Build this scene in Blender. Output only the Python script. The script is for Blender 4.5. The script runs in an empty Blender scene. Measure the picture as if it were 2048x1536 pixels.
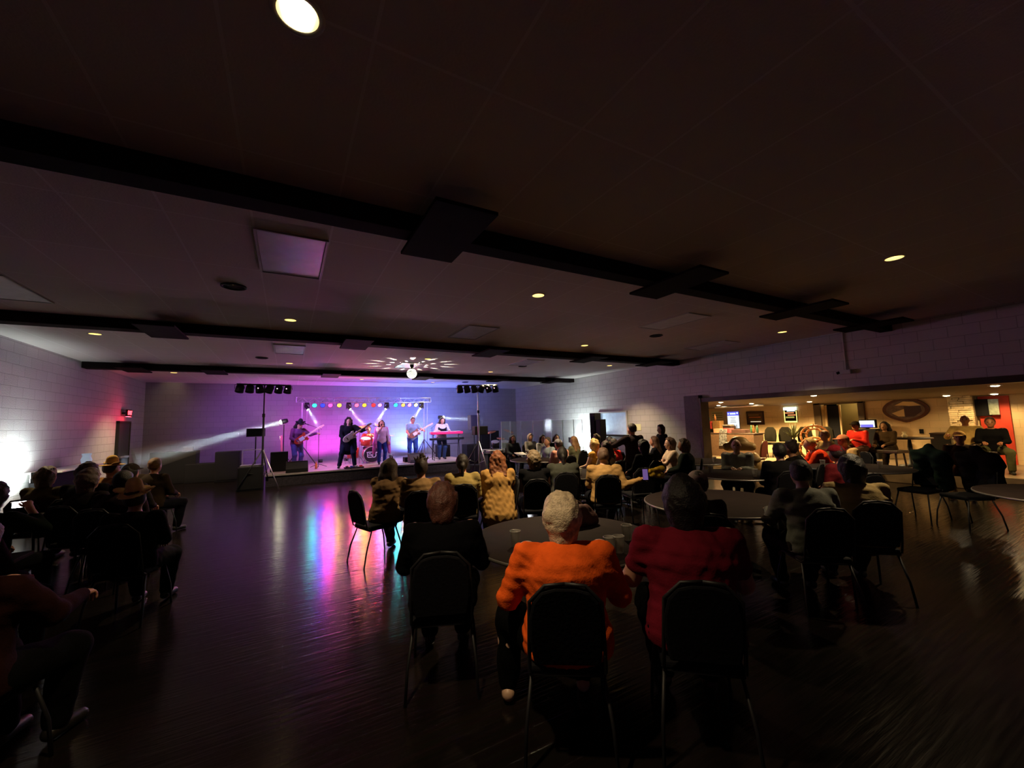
import bpy, math, random
import numpy as np
from mathutils import Vector, Matrix
random.seed(7)
sc = bpy.context.scene
col = sc.collection
D2R = math.pi / 180

# ------------------------------------------------------------ camera
YAW, PIT, ROL, FPX = 0.509998165, 0.0947962971, -0.028442373, 802.285
CZ = 1.72
_f = Vector((math.sin(YAW) * math.cos(PIT), math.cos(YAW) * math.cos(PIT), math.sin(PIT)))
_r0 = Vector((math.cos(YAW), -math.sin(YAW), 0))
_u0 = _r0.cross(_f)
_r = _r0 * math.cos(ROL) + _u0 * math.sin(ROL)
_u = -_r0 * math.sin(ROL) + _u0 * math.cos(ROL)
cd = bpy.data.cameras.new('camera')
cd.sensor_width = 36; cd.lens = 36 * FPX / 2048; cd.clip_start = .05; cd.clip_end = 100
cam = bpy.data.objects.new('camera', cd); col.objects.link(cam)
cam.matrix_world = Matrix(((_r.x, _u.x, -_f.x, 0), (_r.y, _u.y, -_f.y, 0), (_r.z, _u.z, -_f.z, CZ), (0, 0, 0, 1)))
sc.camera = cam
sc.view_settings.view_transform = 'Standard'; sc.view_settings.look = 'None'
sc.view_settings.gamma = 1; sc.view_settings.exposure = 0.0; sc.view_settings.use_curve_mapping = False
w = bpy.data.worlds.new('world'); sc.world = w; w.use_nodes = True
w.node_tree.nodes['Background'].inputs[0].default_value = (0, 0, 0, 1)
sc.cycles.max_bounces = 5; sc.cycles.diffuse_bounces = 3; sc.cycles.glossy_bounces = 3
sc.cycles.transmission_bounces = 5; sc.cycles.transparent_max_bounces = 8; sc.cycles.volume_bounces = 0
sc.cycles.sample_clamp_indirect = 4; sc.cycles.caustics_refractive = False; sc.cycles.caustics_reflective = False
sc.cycles.use_denoising = True
sc.cycles.blur_glossy = 0.5

# light levels (watts), all lamps of the hall
P_DOWN = 260.0      # recessed downlights in the hall
P_DOWN_NEAR = 270.0
P_BAR = 340.0       # downlights over the bar
P_FLOOD_L = 260.0   # white flood at the left wall
P_FLOOD_R = 330.0   # white flood at the right wall
P_PAR = 1.0        # multiplier of the stage lights
HAZE = 0.006

# room
XL, XR, YB, YF, ZC = -4.42, 10.6, 18.6, -3.0, 3.49

# ------------------------------------------------------------ materials
_m = {}
def lin(c):
    return tuple(((x / 255) / 12.92 if x / 255 <= .04045 else ((x / 255 + .055) / 1.055) ** 2.4) for x in c)
def mat(name, c, rough=.6, metal=0, noise=0, nscale=20, bump=0, bscale=60, emit=None, es=1, trans=0, alpha=1, sheen=0, coat=0, spec=None):
    if name in _m: return _m[name]
    m = bpy.data.materials.new(name); m.use_nodes = True; nt = m.node_tree; b = nt.nodes['Principled BSDF']
    c = tuple(c[:3]) + (1,)
    b.inputs['Base Color'].default_value = c; b.inputs['Roughness'].default_value = rough; b.inputs['Metallic'].default_value = metal
    if spec is not None: b.inputs['Specular IOR Level'].default_value = spec
    if trans: b.inputs['Transmission Weight'].default_value = trans
    if alpha < 1: b.inputs['Alpha'].default_value = alpha
    if coat: b.inputs['Coat Weight'].default_value = coat
    if emit: b.inputs['Emission Color'].default_value = tuple(emit) + (1,); b.inputs['Emission Strength'].default_value = es
    tc = nt.nodes.new('ShaderNodeTexCoord')
    if noise:
        n = nt.nodes.new('ShaderNodeTexNoise'); n.inputs['Scale'].default_value = nscale; n.inputs['Detail'].default_value = 4
        nt.links.new(tc.outputs['Object'], n.inputs['Vector'])
        r = nt.nodes.new('ShaderNodeMapRange'); r.inputs[1].default_value = .3; r.inputs[2].default_value = .7
        r.inputs[3].default_value = 1 - noise; r.inputs[4].default_value = 1 + noise
        nt.links.new(n.outputs['Fac'], r.inputs[0])
        x = nt.nodes.new('ShaderNodeVectorMath'); x.operation = 'SCALE'; x.inputs[0].default_value = c[:3]
        nt.links.new(r.outputs[0], x.inputs['Scale']); nt.links.new(x.outputs[0], b.inputs['Base Color'])
    if bump:
        n = nt.nodes.new('ShaderNodeTexNoise'); n.inputs['Scale'].default_value = bscale; n.inputs['Detail'].default_value = 3
        nt.links.new(tc.outputs['Object'], n.inputs['Vector'])
        bp = nt.nodes.new('ShaderNodeBump'); bp.inputs['Strength'].default_value = bump; bp.inputs['Distance'].default_value = .01
        nt.links.new(n.outputs['Fac'], bp.inputs['Height']); nt.links.new(bp.outputs[0], b.inputs['Normal'])
    _m[name] = m; return m
def hexc(s): return lin(tuple(int(s[i:i + 2], 16) for i in (0, 2, 4)))
def cloth(h): return mat('cloth_' + h, hexc(h), .9, noise=.18, nscale=9, bump=.25, bscale=90, spec=.07)
def hairm(h): return mat('hair_' + h, hexc(h), .55, noise=.35, nscale=35, bump=.6, bscale=110, spec=.35)
def skinm(h='b07c62'): return mat('skin_' + h, hexc(h), .5, noise=.06, nscale=14, bump=.05, bscale=80)
def glow(name, c, s): return mat(name, (.02, .02, .02), .4, emit=c, es=s)
BLK = mat('black_metal', (.008, .008, .010), .55, .3)
BLKP = mat('black_plastic', (.008, .008, .010), .6, bump=.1, spec=.12)
VINYL = mat('black_vinyl', (.004, .004, .006), .8, spec=.12, bump=.2, bscale=50)
CHROME = mat('chrome', (.75, .75, .78), .18, 1)
ALU = mat('aluminium_truss', (.6, .6, .64), .32, .9)
GRILLE = mat('speaker_grille', (.010, .010, .012), .8, spec=.1, bump=.6, bscale=300)
WOODD = mat('dark_wood', (.035, .02, .013), .45, noise=.3, nscale=6, bump=.1)
TABLEM = mat('brown_table_laminate', (.013, .008, .007), .8, spec=.10, noise=.2, nscale=8)
CUP = mat('clear_plastic_cup', (.42, .40, .36), .3, alpha=.55)

# ------------------------------------------------------------ mesh helpers
def frame_of(d):
    d = Vector(d).normalized()
    a = Vector((0, 0, 1)) if abs(d.z) < .9 else Vector((1, 0, 0))
    x = d.cross(a).normalized(); return x, d.cross(x).normalized()
class MB:
    def __init__(s): s.v = []; s.f = []; s.flat = set()
    def add(s, v, f, flat=False):
        o = len(s.v); s.v += [tuple(p) for p in v]
        for q in f:
            if flat: s.flat.add(len(s.f))
            s.f.append(tuple(i + o for i in q))
        return s
    def box(s, c, d, rz=0, M=None, taper=1):
        x, y, z = d[0] / 2, d[1] / 2, d[2] / 2
        v = [Vector((i * x * (taper if k > 0 else 1), j * y * (taper if k > 0 else 1), k * z)) for k in (-1, 1) for j in (-1, 1) for i in (-1, 1)]
        R = M if M is not None else Matrix.Rotation(rz, 3, 'Z')
        v = [R @ p + Vector(c) for p in v]
        return s.add(v, [(0, 2, 3, 1), (4, 5, 7, 6), (0, 1, 5, 4), (2, 6, 7, 3), (0, 4, 6, 2), (1, 3, 7, 5)], True)
    def cyl(s, a, b, r0, r1=None, n=12, cap=True):
        r1 = r0 if r1 is None else r1; a = Vector(a); b = Vector(b); X, Y = frame_of(b - a); v = []
        for p, r in ((a, r0), (b, r1)):
            for i in range(n):
                t = 2 * math.pi * i / n; v.append(p + (X * math.cos(t) + Y * math.sin(t)) * r)
        s.add(v, [(i, (i + 1) % n, n + (i + 1) % n, n + i) for i in range(n)])
        if cap: s.add(v, [tuple(range(n))[::-1], tuple(range(n, 2 * n))], True)
        return s
    def tube(s, P, r, n=8):
        P = [Vector(p) for p in P]; rr = r if isinstance(r, (list, tuple)) else [r] * len(P)
        v = []; up = None
        for k, p in enumerate(P):
            d = (P[min(k + 1, len(P) - 1)] - P[max(k - 1, 0)]).normalized()
            if up is None: X, _ = frame_of(d)
            else: X = (up - d * up.dot(d)).normalized()
            up = X; Y = d.cross(X)
            for i in range(n):
                t = 2 * math.pi * i / n; v.append(p + (X * math.cos(t) + Y * math.sin(t)) * rr[k])
        f = [(k * n + i, k * n + (i + 1) % n, (k + 1) * n + (i + 1) % n, (k + 1) * n + i) for k in range(len(P) - 1) for i in range(n)]
        f += [tuple(range(n))[::-1], tuple(range((len(P) - 1) * n, len(P) * n))]
        return s.add(v, f)
    def lathe(s, prof, c=(0, 0, 0), n=24, M=None, close=False):
        v = []; c = Vector(c)
        for r, z in prof:
            for i in range(n):
                t = 2 * math.pi * i / n; p = Vector((r * math.cos(t), r * math.sin(t), z))
                if M is not None: p = M @ p
                v.append(p + c)
        f = [(k * n + i, k * n + (i + 1) % n, (k + 1) * n + (i + 1) % n, (k + 1) * n + i) for k in range(len(prof) - 1) for i in range(n)]
        if close: f += [tuple(range(n))[::-1], tuple(range((len(prof) - 1) * n, len(prof) * n))]
        return s.add(v, f)
    def sph(s, c, r, n=12, m=8):
        r = (r, r, r) if not isinstance(r, (tuple, list)) else r
        v = [Vector(c) + Vector((r[0] * math.sin(a) * math.cos(t), r[1] * math.sin(a) * math.sin(t), -r[2] * math.cos(a)))
             for a in [max(1e-3, min(math.pi - 1e-3, math.pi * k / m)) for k in range(m + 1)] for t in [2 * math.pi * i / n for i in range(n)]]
        return s.add(v, [(k * n + i, k * n + (i + 1) % n, (k + 1) * n + (i + 1) % n, (k + 1) * n + i) for k in range(m) for i in range(n)])
    def prism(s, pts, o, X, Y, N, t):
        """outline pts in the plane (X,Y) at o, thickness t along N (centred)"""
        o, X, Y, N = Vector(o), Vector(X), Vector(Y), Vector(N); n = len(pts)
        v = [o + X * a + Y * b - N * (t / 2) for a, b in pts] + [o + X * a + Y * b + N * (t / 2) for a, b in pts]
        return s.add(v, [tuple(range(n))[::-1], tuple(range(n, 2 * n))] + [(i, (i + 1) % n, n + (i + 1) % n, n + i) for i in range(n)], True)
def prop(o, label=None, cat=None, group=None, kind=None):
    for k, v in (('label', label), ('category', cat), ('group', group), ('kind', kind)):
        if v: o[k] = v
    return o
def obj(name, mb, m, parent=None, bevel=0, loc=None, rot=None, seg=2):
    me = bpy.data.meshes.new(name); me.from_pydata(mb.v, [], mb.f)
    me.polygons.foreach_set('use_smooth', [i not in mb.flat for i in range(len(mb.f))])
    me.validate(); me.update()
    if m is not None: me.materials.append(m)
    o = bpy.data.objects.new(name, me); col.objects.link(o)
    if parent: o.parent = parent
    if loc is not None: o.location = loc
    if rot is not None: o.rotation_euler = rot
    if bevel:
        b = o.modifiers.new('bevel', 'BEVEL'); b.width = bevel; b.segments = seg; b.limit_method = 'ANGLE'
    return o
def thing(name, label, cat, loc=(0, 0, 0), rz=0, group=None, parent=None):
    o = bpy.data.objects.new(name, None); col.objects.link(o); o.location = loc; o.rotation_euler = (0, 0, rz)
    o.empty_display_size = .1
    return prop(o, label, cat, group)
def dup(root, loc, rz, label, group=None, shift=None):
    r = root.copy(); col.objects.link(r); r.location = loc; r.rotation_euler = (0, 0, rz); r['label'] = label
    if group: r['group'] = group
    for ch in list(root.children):
        c = ch.copy(); col.objects.link(c); c.parent = r
        for g in list(ch.children):
            d = g.copy(); col.objects.link(d); d.parent = c
    return r
def lamp(name, kind, loc, power, color, parent=None, target=None, size=.05, angle=60, blend=.4, rot=None):
    l = bpy.data.lights.new(name, kind); l.energy = power; l.color = color
    if kind == 'AREA': l.shape = 'DISK'; l.size = size; l.spread = angle * D2R
    else: l.shadow_soft_size = size
    if kind == 'SPOT': l.spot_size = angle * D2R; l.spot_blend = blend
    o = bpy.data.objects.new(name, l); col.objects.link(o); o.location = loc
    if target is not None:
        o.rotation_mode = 'QUATERNION'; o.rotation_quaternion = (Vector(target) - Vector(loc)).to_track_quat('-Z', 'Y')
    if parent: o.parent = parent
    return o

# ------------------------------------------------------------ the hall
def block_mat(name, c1, mortar, ax, shift=0):
    """painted concrete block, courses of 0.2032 m; ax = horizontal axis of the wall"""
    m = bpy.data.materials.new(name); m.use_nodes = True; nt = m.node_tree; b = nt.nodes['Principled BSDF']
    tc = nt.nodes.new('ShaderNodeTexCoord'); sp = nt.nodes.new('ShaderNodeSeparateXYZ'); cb = nt.nodes.new('ShaderNodeCombineXYZ')
    nt.links.new(tc.outputs['Object'], sp.inputs[0]); nt.links.new(sp.outputs[ax], cb.inputs[0]); nt.links.new(sp.outputs[2], cb.inputs[1])
    br = nt.nodes.new('ShaderNodeTexBrick'); nt.links.new(cb.outputs[0], br.inputs['Vector'])
    br.inputs['Scale'].default_value = 1; br.inputs['Brick Width'].default_value = .4064; br.inputs['Row Height'].default_value = .2032
    br.inputs['Mortar Size'].default_value = .006; br.inputs['Mortar Smooth'].default_value = .3
    br.inputs['Color1'].default_value = c1 + (1,); br.inputs['Color2'].default_value = tuple(x * .93 for x in c1) + (1,)
    br.inputs['Mortar'].default_value = mortar + (1,)
    nt.links.new(br.outputs['Color'], b.inputs['Base Color']); b.inputs['Roughness'].default_value = .55
    n = nt.nodes.new('ShaderNodeTexNoise'); n.inputs['Scale'].default_value = 45; nt.links.new(tc.outputs['Object'], n.inputs['Vector'])
    a = nt.nodes.new('ShaderNodeMath'); a.operation = 'MULTIPLY_ADD'; a.inputs[1].default_value = -1.6
    nt.links.new(br.outputs['Fac'], a.inputs[0]); nt.links.new(n.outputs['Fac'], a.inputs[2])
    bp = nt.nodes.new('ShaderNodeBump'); bp.inputs['Strength'].default_value = .55; bp.inputs['Distance'].default_value = .008
    nt.links.new(a.outputs[0], bp.inputs['Height']); nt.links.new(bp.outputs[0], b.inputs['Normal'])
    return m
BL_G = lambda n, ax: block_mat(n, (.50, .49, .49), (.30, .29, .29), ax)
def floor_mat():
    m = bpy.data.materials.new('dark_plank_floor'); m.use_nodes = True; nt = m.node_tree; b = nt.nodes['Principled BSDF']
    tc = nt.nodes.new('ShaderNodeTexCoord')
    br = nt.nodes.new('ShaderNodeTexBrick'); nt.links.new(tc.outputs['Object'], br.inputs['Vector'])
    br.inputs['Scale'].default_value = 1; br.inputs['Brick Width'].default_value = 1.22; br.inputs['Row Height'].default_value = .15
    br.inputs['Mortar Size'].default_value = .002
    br.inputs['Color1'].default_value = (.010, .007, .006, 1); br.inputs['Color2'].default_value = (.007, .005, .0045, 1); br.inputs['Mortar'].default_value = (.008, .006, .005, 1)
    mp = nt.nodes.new('ShaderNodeMapping'); mp.inputs['Scale'].default_value = (2.2, 34, 1); nt.links.new(tc.outputs['Object'], mp.inputs[0])
    n = nt.nodes.new('ShaderNodeTexNoise'); n.inputs['Scale'].default_value = 1; n.inputs['Detail'].default_value = 3; nt.links.new(mp.outputs[0], n.inputs['Vector'])
    mx = nt.nodes.new('ShaderNodeMixRGB'); mx.blend_type = 'MULTIPLY'; mx.inputs[0].default_value = .6
    nt.links.new(br.outputs['Color'], mx.inputs[1]); nt.links.new(n.outputs['Color'], mx.inputs[2]); nt.links.new(mx.outputs[0], b.inputs['Base Color'])
    r = nt.nodes.new('ShaderNodeMapRange'); r.inputs[3].default_value = .10; r.inputs[4].default_value = .26; b.inputs['Specular IOR Level'].default_value = .30
    nt.links.new(n.outputs['Fac'], r.inputs[0]); nt.links.new(r.outputs[0], b.inputs['Roughness'])
    a = nt.nodes.new('ShaderNodeMath'); a.operation = 'MULTIPLY_ADD'; a.inputs[1].default_value = -.6
    nt.links.new(br.outputs['Fac'], a.inputs[0]); nt.links.new(n.outputs['Fac'], a.inputs[2])
    bp = nt.nodes.new('ShaderNodeBump'); bp.inputs['Strength'].default_value = .42; bp.inputs['Distance'].default_value = .006
    nt.links.new(a.outputs[0], bp.inputs['Height']); nt.links.new(bp.outputs[0], b.inputs['Normal'])
    return m
def ceil_mat():
    m = bpy.data.materials.new('ceiling_tile'); m.use_nodes = True; nt = m.node_tree; b = nt.nodes['Principled BSDF']
    tc = nt.nodes.new('ShaderNodeTexCoord'); mp = nt.nodes.new('ShaderNodeMapping'); nt.links.new(tc.outputs['Object'], mp.inputs[0])
    mp.inputs['Location'].default_value = (.30, .49 - .0, 0)
    br = nt.nodes.new('ShaderNodeTexBrick'); nt.links.new(mp.outputs[0], br.inputs['Vector'])
    br.offset = 0; br.inputs['Scale'].default_value = 1; br.inputs['Brick Width'].default_value = .61; br.inputs['Row Height'].default_value = 1.13
    br.inputs['Mortar Size'].default_value = .009; br.inputs['Mortar Smooth'].default_value = .1
    br.inputs['Color1'].default_value = (.62, .57, .56, 1); br.inputs['Color2'].default_value = (.66, .60, .59, 1); br.inputs['Mortar'].default_value = (.75, .72, .72, 1)
    nt.links.new(br.outputs['Color'], b.inputs['Base Color']); b.inputs['Roughness'].default_value = .8
    n = nt.nodes.new('ShaderNodeTexNoise'); n.inputs['Scale'].default_value = 60; n.inputs['Detail'].default_value = 4; nt.links.new(tc.outputs['Object'], n.inputs['Vector'])
    a = nt.nodes.new('ShaderNodeMath'); a.operation = 'MULTIPLY_ADD'; a.inputs[1].default_value = .9
    nt.links.new(br.outputs['Fac'], a.inputs[0]); nt.links.new(n.outputs['Fac'], a.inputs[2])
    bp = nt.nodes.new('ShaderNodeBump'); bp.inputs['Strength'].default_value = .4; bp.inputs['Distance'].default_value = .006
    nt.links.new(a.outputs[0], bp.inputs['Height']); nt.links.new(bp.outputs[0], b.inputs['Normal'])
    return m
def struct(name, mb, m, **k): return prop(obj(name, mb, m, **k), kind='structure')
FLO = floor_mat(); CEI = ceil_mat()
struct('floor', MB().box(((XL + 17.2) / 2, (YF + YB) / 2, -.1), (17.2 - XL + .3, YB - YF + .3, .2)), FLO)
# ceiling with round holes for the recessed lamps
DOWN = [(0, 1.79), (3.05, 4.62), (6.11, 1.75), (0, 7.39), (-3.03, 9.71), (6.14, 7.38), (9.28, 4.58), (-3.03, 15.4), (0, 13.0 - .6), (3.28, 10.5), (6.15, 12.5), (9.25, 9.9), (2.4, 15.9), (5.3, 16.3)]
def slab_with_holes(name, x0, x1, y0, y1, z, holes, r, m):
    cu = bpy.data.curves.new(name, 'CURVE'); cu.dimensions = '2D'; cu.fill_mode = 'BOTH'; cu.extrude = .02
    def sp(pts):
        s = cu.splines.new('POLY'); s.points.add(len(pts) - 1); s.use_cyclic_u = True
        for p, q in zip(s.points, pts): p.co = (q[0], q[1], 0, 1)
    sp([(x0, y0), (x1, y0), (x1, y1), (x0, y1)])
    for hx, hy in holes: sp([(hx + r * math.cos(t * math.pi / 16), hy + r * math.sin(t * math.pi / 16)) for t in range(32)])
    o = bpy.data.objects.new(name, cu); col.objects.link(o)
    dg = bpy.context.evaluated_depsgraph_get(); me = bpy.data.meshes.new_from_object(o.evaluated_get(dg))
    bpy.data.objects.remove(o); me.materials.clear(); me.materials.append(m)
    o = bpy.data.objects.new(name, me); col.objects.link(o); o.location = (0, 0, z + .02); return prop(o, kind='structure')
slab_with_holes('ceiling', XL, XR, YF, YB, ZC, DOWN, .085, CEI)
struct('ceiling_deck', MB().box(((XL + XR) / 2, (YF + YB) / 2, ZC + .55), (XR - XL + .4, YB - YF + .4, .1)), BLKP)
struct('wall_left', MB().box((XL - .1, (YF + YB) / 2, 2.0), (.2, YB - YF + .4, 4.0)), BL_G('left_block', 1))
struct('wall_back', MB().box(((XL + XR) / 2, YB + .1, 2.0), (XR - XL, .2, 4.0)), block_mat('back_block', (.34, .33, .36), (.25, .24, .27), 0))
struct('wall_front', MB().box(((XL + XR) / 2, YF - .1, 2.0), (XR - XL, .2, 4.0)), BL_G('front_block', 0))
# right wall: service window at y 10.6..12.05, wide opening to the bar in front of y 7.55
ZH = 2.26; YO = 7.55
WR = BL_G('right_block', 1)
q = MB()
q.box((XR + .1, (YO + 10.6) / 2, 2.0), (.2, 10.6 - YO, 4.0)); q.box((XR + .1, (12.05 + YB) / 2, 2.0), (.2, YB - 12.05, 4.0))
q.box((XR + .1, 11.325, .57), (.2, 1.45, 1.14)); q.box((XR + .1, 11.325, 2.98), (.2, 1.45, 2.04))
q.box((XR + .1, (YF + YO) / 2, (ZH + 4) / 2), (.2, YO - YF, 4 - ZH))
q.box((XR + .1, YF / 2 - .6, 1.13), (.2, 1.8, 2.26))
struct('wall_right', q, WR)
# dark timber lining of the wide opening
struct('trim_1', MB().box((XR + .02, (YO - 3) / 2 + .2, ZH - .06), (.34, YO + 3.4, .12)), WOODD, bevel=.006)
struct('trim_2', MB().box((XR - .03, 7.80, 1.175), (.30, .50, 2.35)), mat('door_jamb_panel', (.10, .085, .095), .6, noise=.2), bevel=.01)
struct('trim_3', MB().box((XR + .0, 7.52, 1.13), (.36, .06, 2.26)), WOODD, bevel=.005)
# beams of the ceiling with short cross boards
BEAM = mat('dark_timber_beam', (.010, .006, .006), .9, spec=.08, noise=.3, nscale=4, bump=.2)
for i, yb in enumerate((3.29, 8.36, 13.66)):
    w_ = (.2, .26, .3)[i]
    o = obj('ceiling_beam', MB().box(((XL + XR) / 2, yb, ZC - .08), (XR - XL - .01, w_, .158)), BEAM, bevel=.008)
    prop(o, ('dark timber ceiling beam nearest the camera', 'dark timber ceiling beam halfway down the hall, behind the dance floor lights', 'dark timber ceiling beam farthest back, just before the stage')[i], 'beam', 'ceiling beams')
    for x in (-3.45, -1.78, 1.13, 4.03, 6.92, 9.4):
        if i < 2 and x == -3.45: continue
        if i == 0 and x < 0: continue
        k = {0: 'nearest', 1: 'middle', 2: 'farthest'}[i]
        n_ = {-3.45: 'close to the left wall', -1.78: 'left of the stage', 1.13: 'left part of stage', 4.03: 'right part of stage', 6.92: 'right of the stage', 9.4: 'close to the right wall'}[x]
        o = obj('cross_board', MB().box((x, yb - .18, ZC - .175), (.50, 1.02, .03)), BEAM, bevel=.006)
        prop(o, 'short dark board crossing under the %s ceiling beam, %s' % (k, n_), 'board', 'cross boards under the beams')
# fluorescent lens panels in the ceiling grid (switched off)
LENS = mat('acrylic_light_lens', (.62, .63, .66), .35, noise=.1, nscale=6, bump=.3, bscale=220)
WFR = mat('white_painted_metal', (.5, .5, .5), .5)
for x, y, lb in [(0, 4.6, 'square looking pale ceiling light panel nearest the camera, above the dance floor'), (-3.08, 7.0, 'pale ceiling light panel cut by the left picture edge'), (3.13, 7.12, 'pale ceiling light panel between the nearest and middle beams, above the seated crowd'),
                 (0, 10.2, 'pale ceiling light panel just behind the middle beam, left of the mirror ball'), (3.1, 11.8, 'pale ceiling light panel beside the mirror ball'), (6.2, 4.9, 'pale ceiling light panel with streaky shine, above the right side of the crowd'),
                 (6.2, 10.2, 'pale ceiling light panel behind the middle beam, right of the mirror ball'), (9.2, 6.2, 'pale ceiling light panel near the right wall')]:
    t = thing('ceiling_light_panel', lb, 'ceiling light', (x, y, ZC), 0, 'switched off ceiling light panels')
    f = MB()
    for dx, dy, sx, sy in ((-.295, 0, .02, 1.13), (.295, 0, .02, 1.13), (0, -.555, .57, .02), (0, .555, .57, .02)): f.box((dx, dy, -.008), (sx, sy, .016))
    obj('frame', f, WFR, t); obj('lens', MB().box((0, 0, -.006), (.56, 1.08, .006)), LENS, t)
for x, y, lb in [(-.62, 5.86, 'dark round ceiling speaker above the left side of the dance floor'), (6.89, 5.9, 'dark round ceiling speaker above the right side of the crowd'), (-.6, 11.6, 'dark round ceiling speaker behind the middle beam, left'), (6.5, 10.9, 'dark round ceiling speaker behind the middle beam, right'), (6.6, 15.9, 'dark round ceiling speaker above the right end of the stage')]:
    t = thing('ceiling_speaker', lb, 'speaker', (x, y, ZC), 0, 'round ceiling speakers')
    obj('rim', MB().lathe([(.11, 0), (.135, 0), (.14, -.012), (.125, -.018), (.11, -.012), (.11, 0)], n=28), BLKP, t)
    obj('grille', MB().lathe([(.001, -.008), (.11, -.006), (.11, -.002), (.001, -.002)], n=28), GRILLE, t)
# recessed downlights
REFL = mat('lit_brass_cone_reflector', (.95, .74, .34), .22, .3, emit=(1, .62, .16), es=.55)  # bulb light on the cone put in as warm emission
BULB = glow('warm_bulb', (1, .83, .5), 14)
d0 = None
names = ['open recessed downlight with golden cone, at the top of the picture', 'recessed downlight over the crowd in the middle of the ceiling', 'recessed downlight at the far right, before the nearest beam', 'recessed downlight in front of the middle beam, over the dance floor',
         'recessed downlight at the left wall, behind the middle beam', 'recessed downlight in front of the middle beam, right of centre', 'recessed downlight near the right wall over the bar opening', 'recessed downlight behind the farthest beam, at the left',
         'recessed downlight behind the middle beam, left of the mirror ball', 'recessed downlight just above the mirror ball', 'recessed downlight before the farthest beam, right of the stage', 'recessed downlight at the right wall, behind the middle beam', 'small recessed downlight over the left half of the stage', 'small recessed downlight over the right half of the stage']
for i, (x, y) in enumerate(DOWN):
    if d0 is None:
        d0 = t = thing('recessed_downlight', names[i], 'ceiling light', (x, y, ZC), 0, 'recessed ceiling downlights')
        obj('trim_ring', MB().lathe([(.082, .0), (.082, -.004), (.105, -.006), (.108, 0)], n=32), WFR, t)
        obj('reflector', MB().lathe([(.083, -.002), (.078, .03), (.062, .10), (.058, .102), (.001, .104)], n=32), REFL, t)
        obj('bulb', MB().lathe([(.001, .040), (.030, .043), (.05, .055), (.055, .075), (.04, .1)], n=28), BULB, t)
    else: t = dup(d0, (x, y, ZC), 0, names[i])
    near = y < 3
    lamp('downlight_beam', 'SPOT', (0, 0, .03), (P_DOWN_NEAR if near else P_DOWN) * (1, 1.7, 1, .8, 1.1, 1.8, .75, 1, 1, 1.2, 1.2, 1.2, 1, 1)[i] * (0 if i >= 12 else 1) + .3, (1, .74, .42), t, (0, 0, -3), .05, 100, .7)
# exit door and sign on the left wall
t = thing('door_1', None, None, (XL, 16.55, 0)); prop(t, kind='structure')
obj('door_leaf', MB().box((.03, 0, 1.015), (.05, .92, 2.03)), mat('dark_steel_door', (.02, .02, .025), .45), t, bevel=.004)
f = MB(); f.box((.03, -.49, 1.03), (.09, .05, 2.08)).box((.03, .49, 1.03), (.09, .05, 2.08)).box((.03, 0, 2.06), (.09, 1.03, .05)); obj('door_frame', f, BLK, t)
obj('push_bar', MB().box((.09, 0, 1.0), (.05, .7, .06)), ALU, t, bevel=.01)
def text_mb(s, size, depth=.004, bold=0):
    cu = bpy.data.curves.new('t', 'FONT'); cu.body = s; cu.size = size; cu.extrude = depth; cu.align_x = 'CENTER'; cu.align_y = 'CENTER'; cu.offset = bold
    o = bpy.data.objects.new('t', cu); col.objects.link(o); dg = bpy.context.evaluated_depsgraph_get()
    me = bpy.data.meshes.new_from_object(o.evaluated_get(dg)); mb = MB(); mb.add([v.co.copy() for v in me.vertices], [tuple(p.vertices) for p in me.polygons], True)
    bpy.data.objects.remove(o); return mb
t = thing('exit_sign', 'red glowing exit sign above the dark door on the left wall', 'sign', (XL + .14, 16.5, 2.33))
obj('housing', MB().box((0, 0, 0), (.06, .34, .21)), BLKP, t, bevel=.006)
obj('hanger', MB().box((-.09, 0, 0), (.13, .08, .06)), BLKP, t)
tx = obj('lettering', text_mb('EXIT', .17, .004, .004), glow('exit_red', (1, .02, .03), 14), t, loc=(.034, 0, 0), rot=(math.pi / 2, 0, math.pi / 2))
tx2 = obj('lettering', text_mb('EXIT', .17, .004, .004), glow('exit_red', (1, .02, .03), 14), t, loc=(0, -.174, 0), rot=(math.pi / 2, 0, 0)); tx2.scale = (.0, 1, 1); bpy.data.objects.remove(tx2)
obj('red_window', MB().box((0, 0, -.108), (.05, .3, .006)), glow('exit_red_window', (1, .03, .05), 30), t)
lamp('exit_glow_fill', 'SPOT', (.55, -.3, -.2), 22.0, (1, .04, .12), t, (-.14, -.6, -.1), .05, 165, .9)  # unseen spot added off the wall, throwing the sign's red glow onto it
# service window in the right wall
t = thing('window_1', None, None, (XR, 11.325, 0)); prop(t, kind='structure')
obj('shutter', MB().box((.06, 0, 1.56), (.03, 1.45, .84)), mat('pale_blue_shutter_glow', (.42, .52, .62), .45, noise=.12, nscale=9, bump=.3, bscale=30, emit=(.42, .62, .9), es=.30), t)  # lit look put into the shutter as blue emission
f = MB(); f.box((.0, 0, 1.985), (.12, 1.55, .05)).box((0, -.75, 1.56), (.1, .05, .84)).box((0, .75, 1.56), (.1, .05, .84)); obj('window_frame', f, WFR, t)
obj('counter_ledge', MB().box((-.12, 0, 1.13), (.36, 1.6, .05)), BLKP, t, bevel=.006)
t = thing('wall_notice', 'small pale yellow notice on the right wall beside the standing man in a dark jacket', 'notice', (XR - .006, 10.1, 1.42))
obj('sheet', MB().box((0, 0, 0), (.008, .28, .22)), mat('yellow_paper', (.75, .75, .45), .7), t)
t = thing('security_camera', 'small grey security camera on a conduit above the bar opening', 'security camera', (XR - .05, 4.02, 2.6))
obj('conduit', MB().cyl((.03, 0, .04), (.03, 0, .86), .012), WFR, t); obj('camera_box', MB().box((0, 0, 0), (.09, .2, .09)), WFR, t, bevel=.01); obj('lens', MB().cyl((-.03, .1, 0), (-.05, .15, -.02), .028), BLKP, t)
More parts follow.
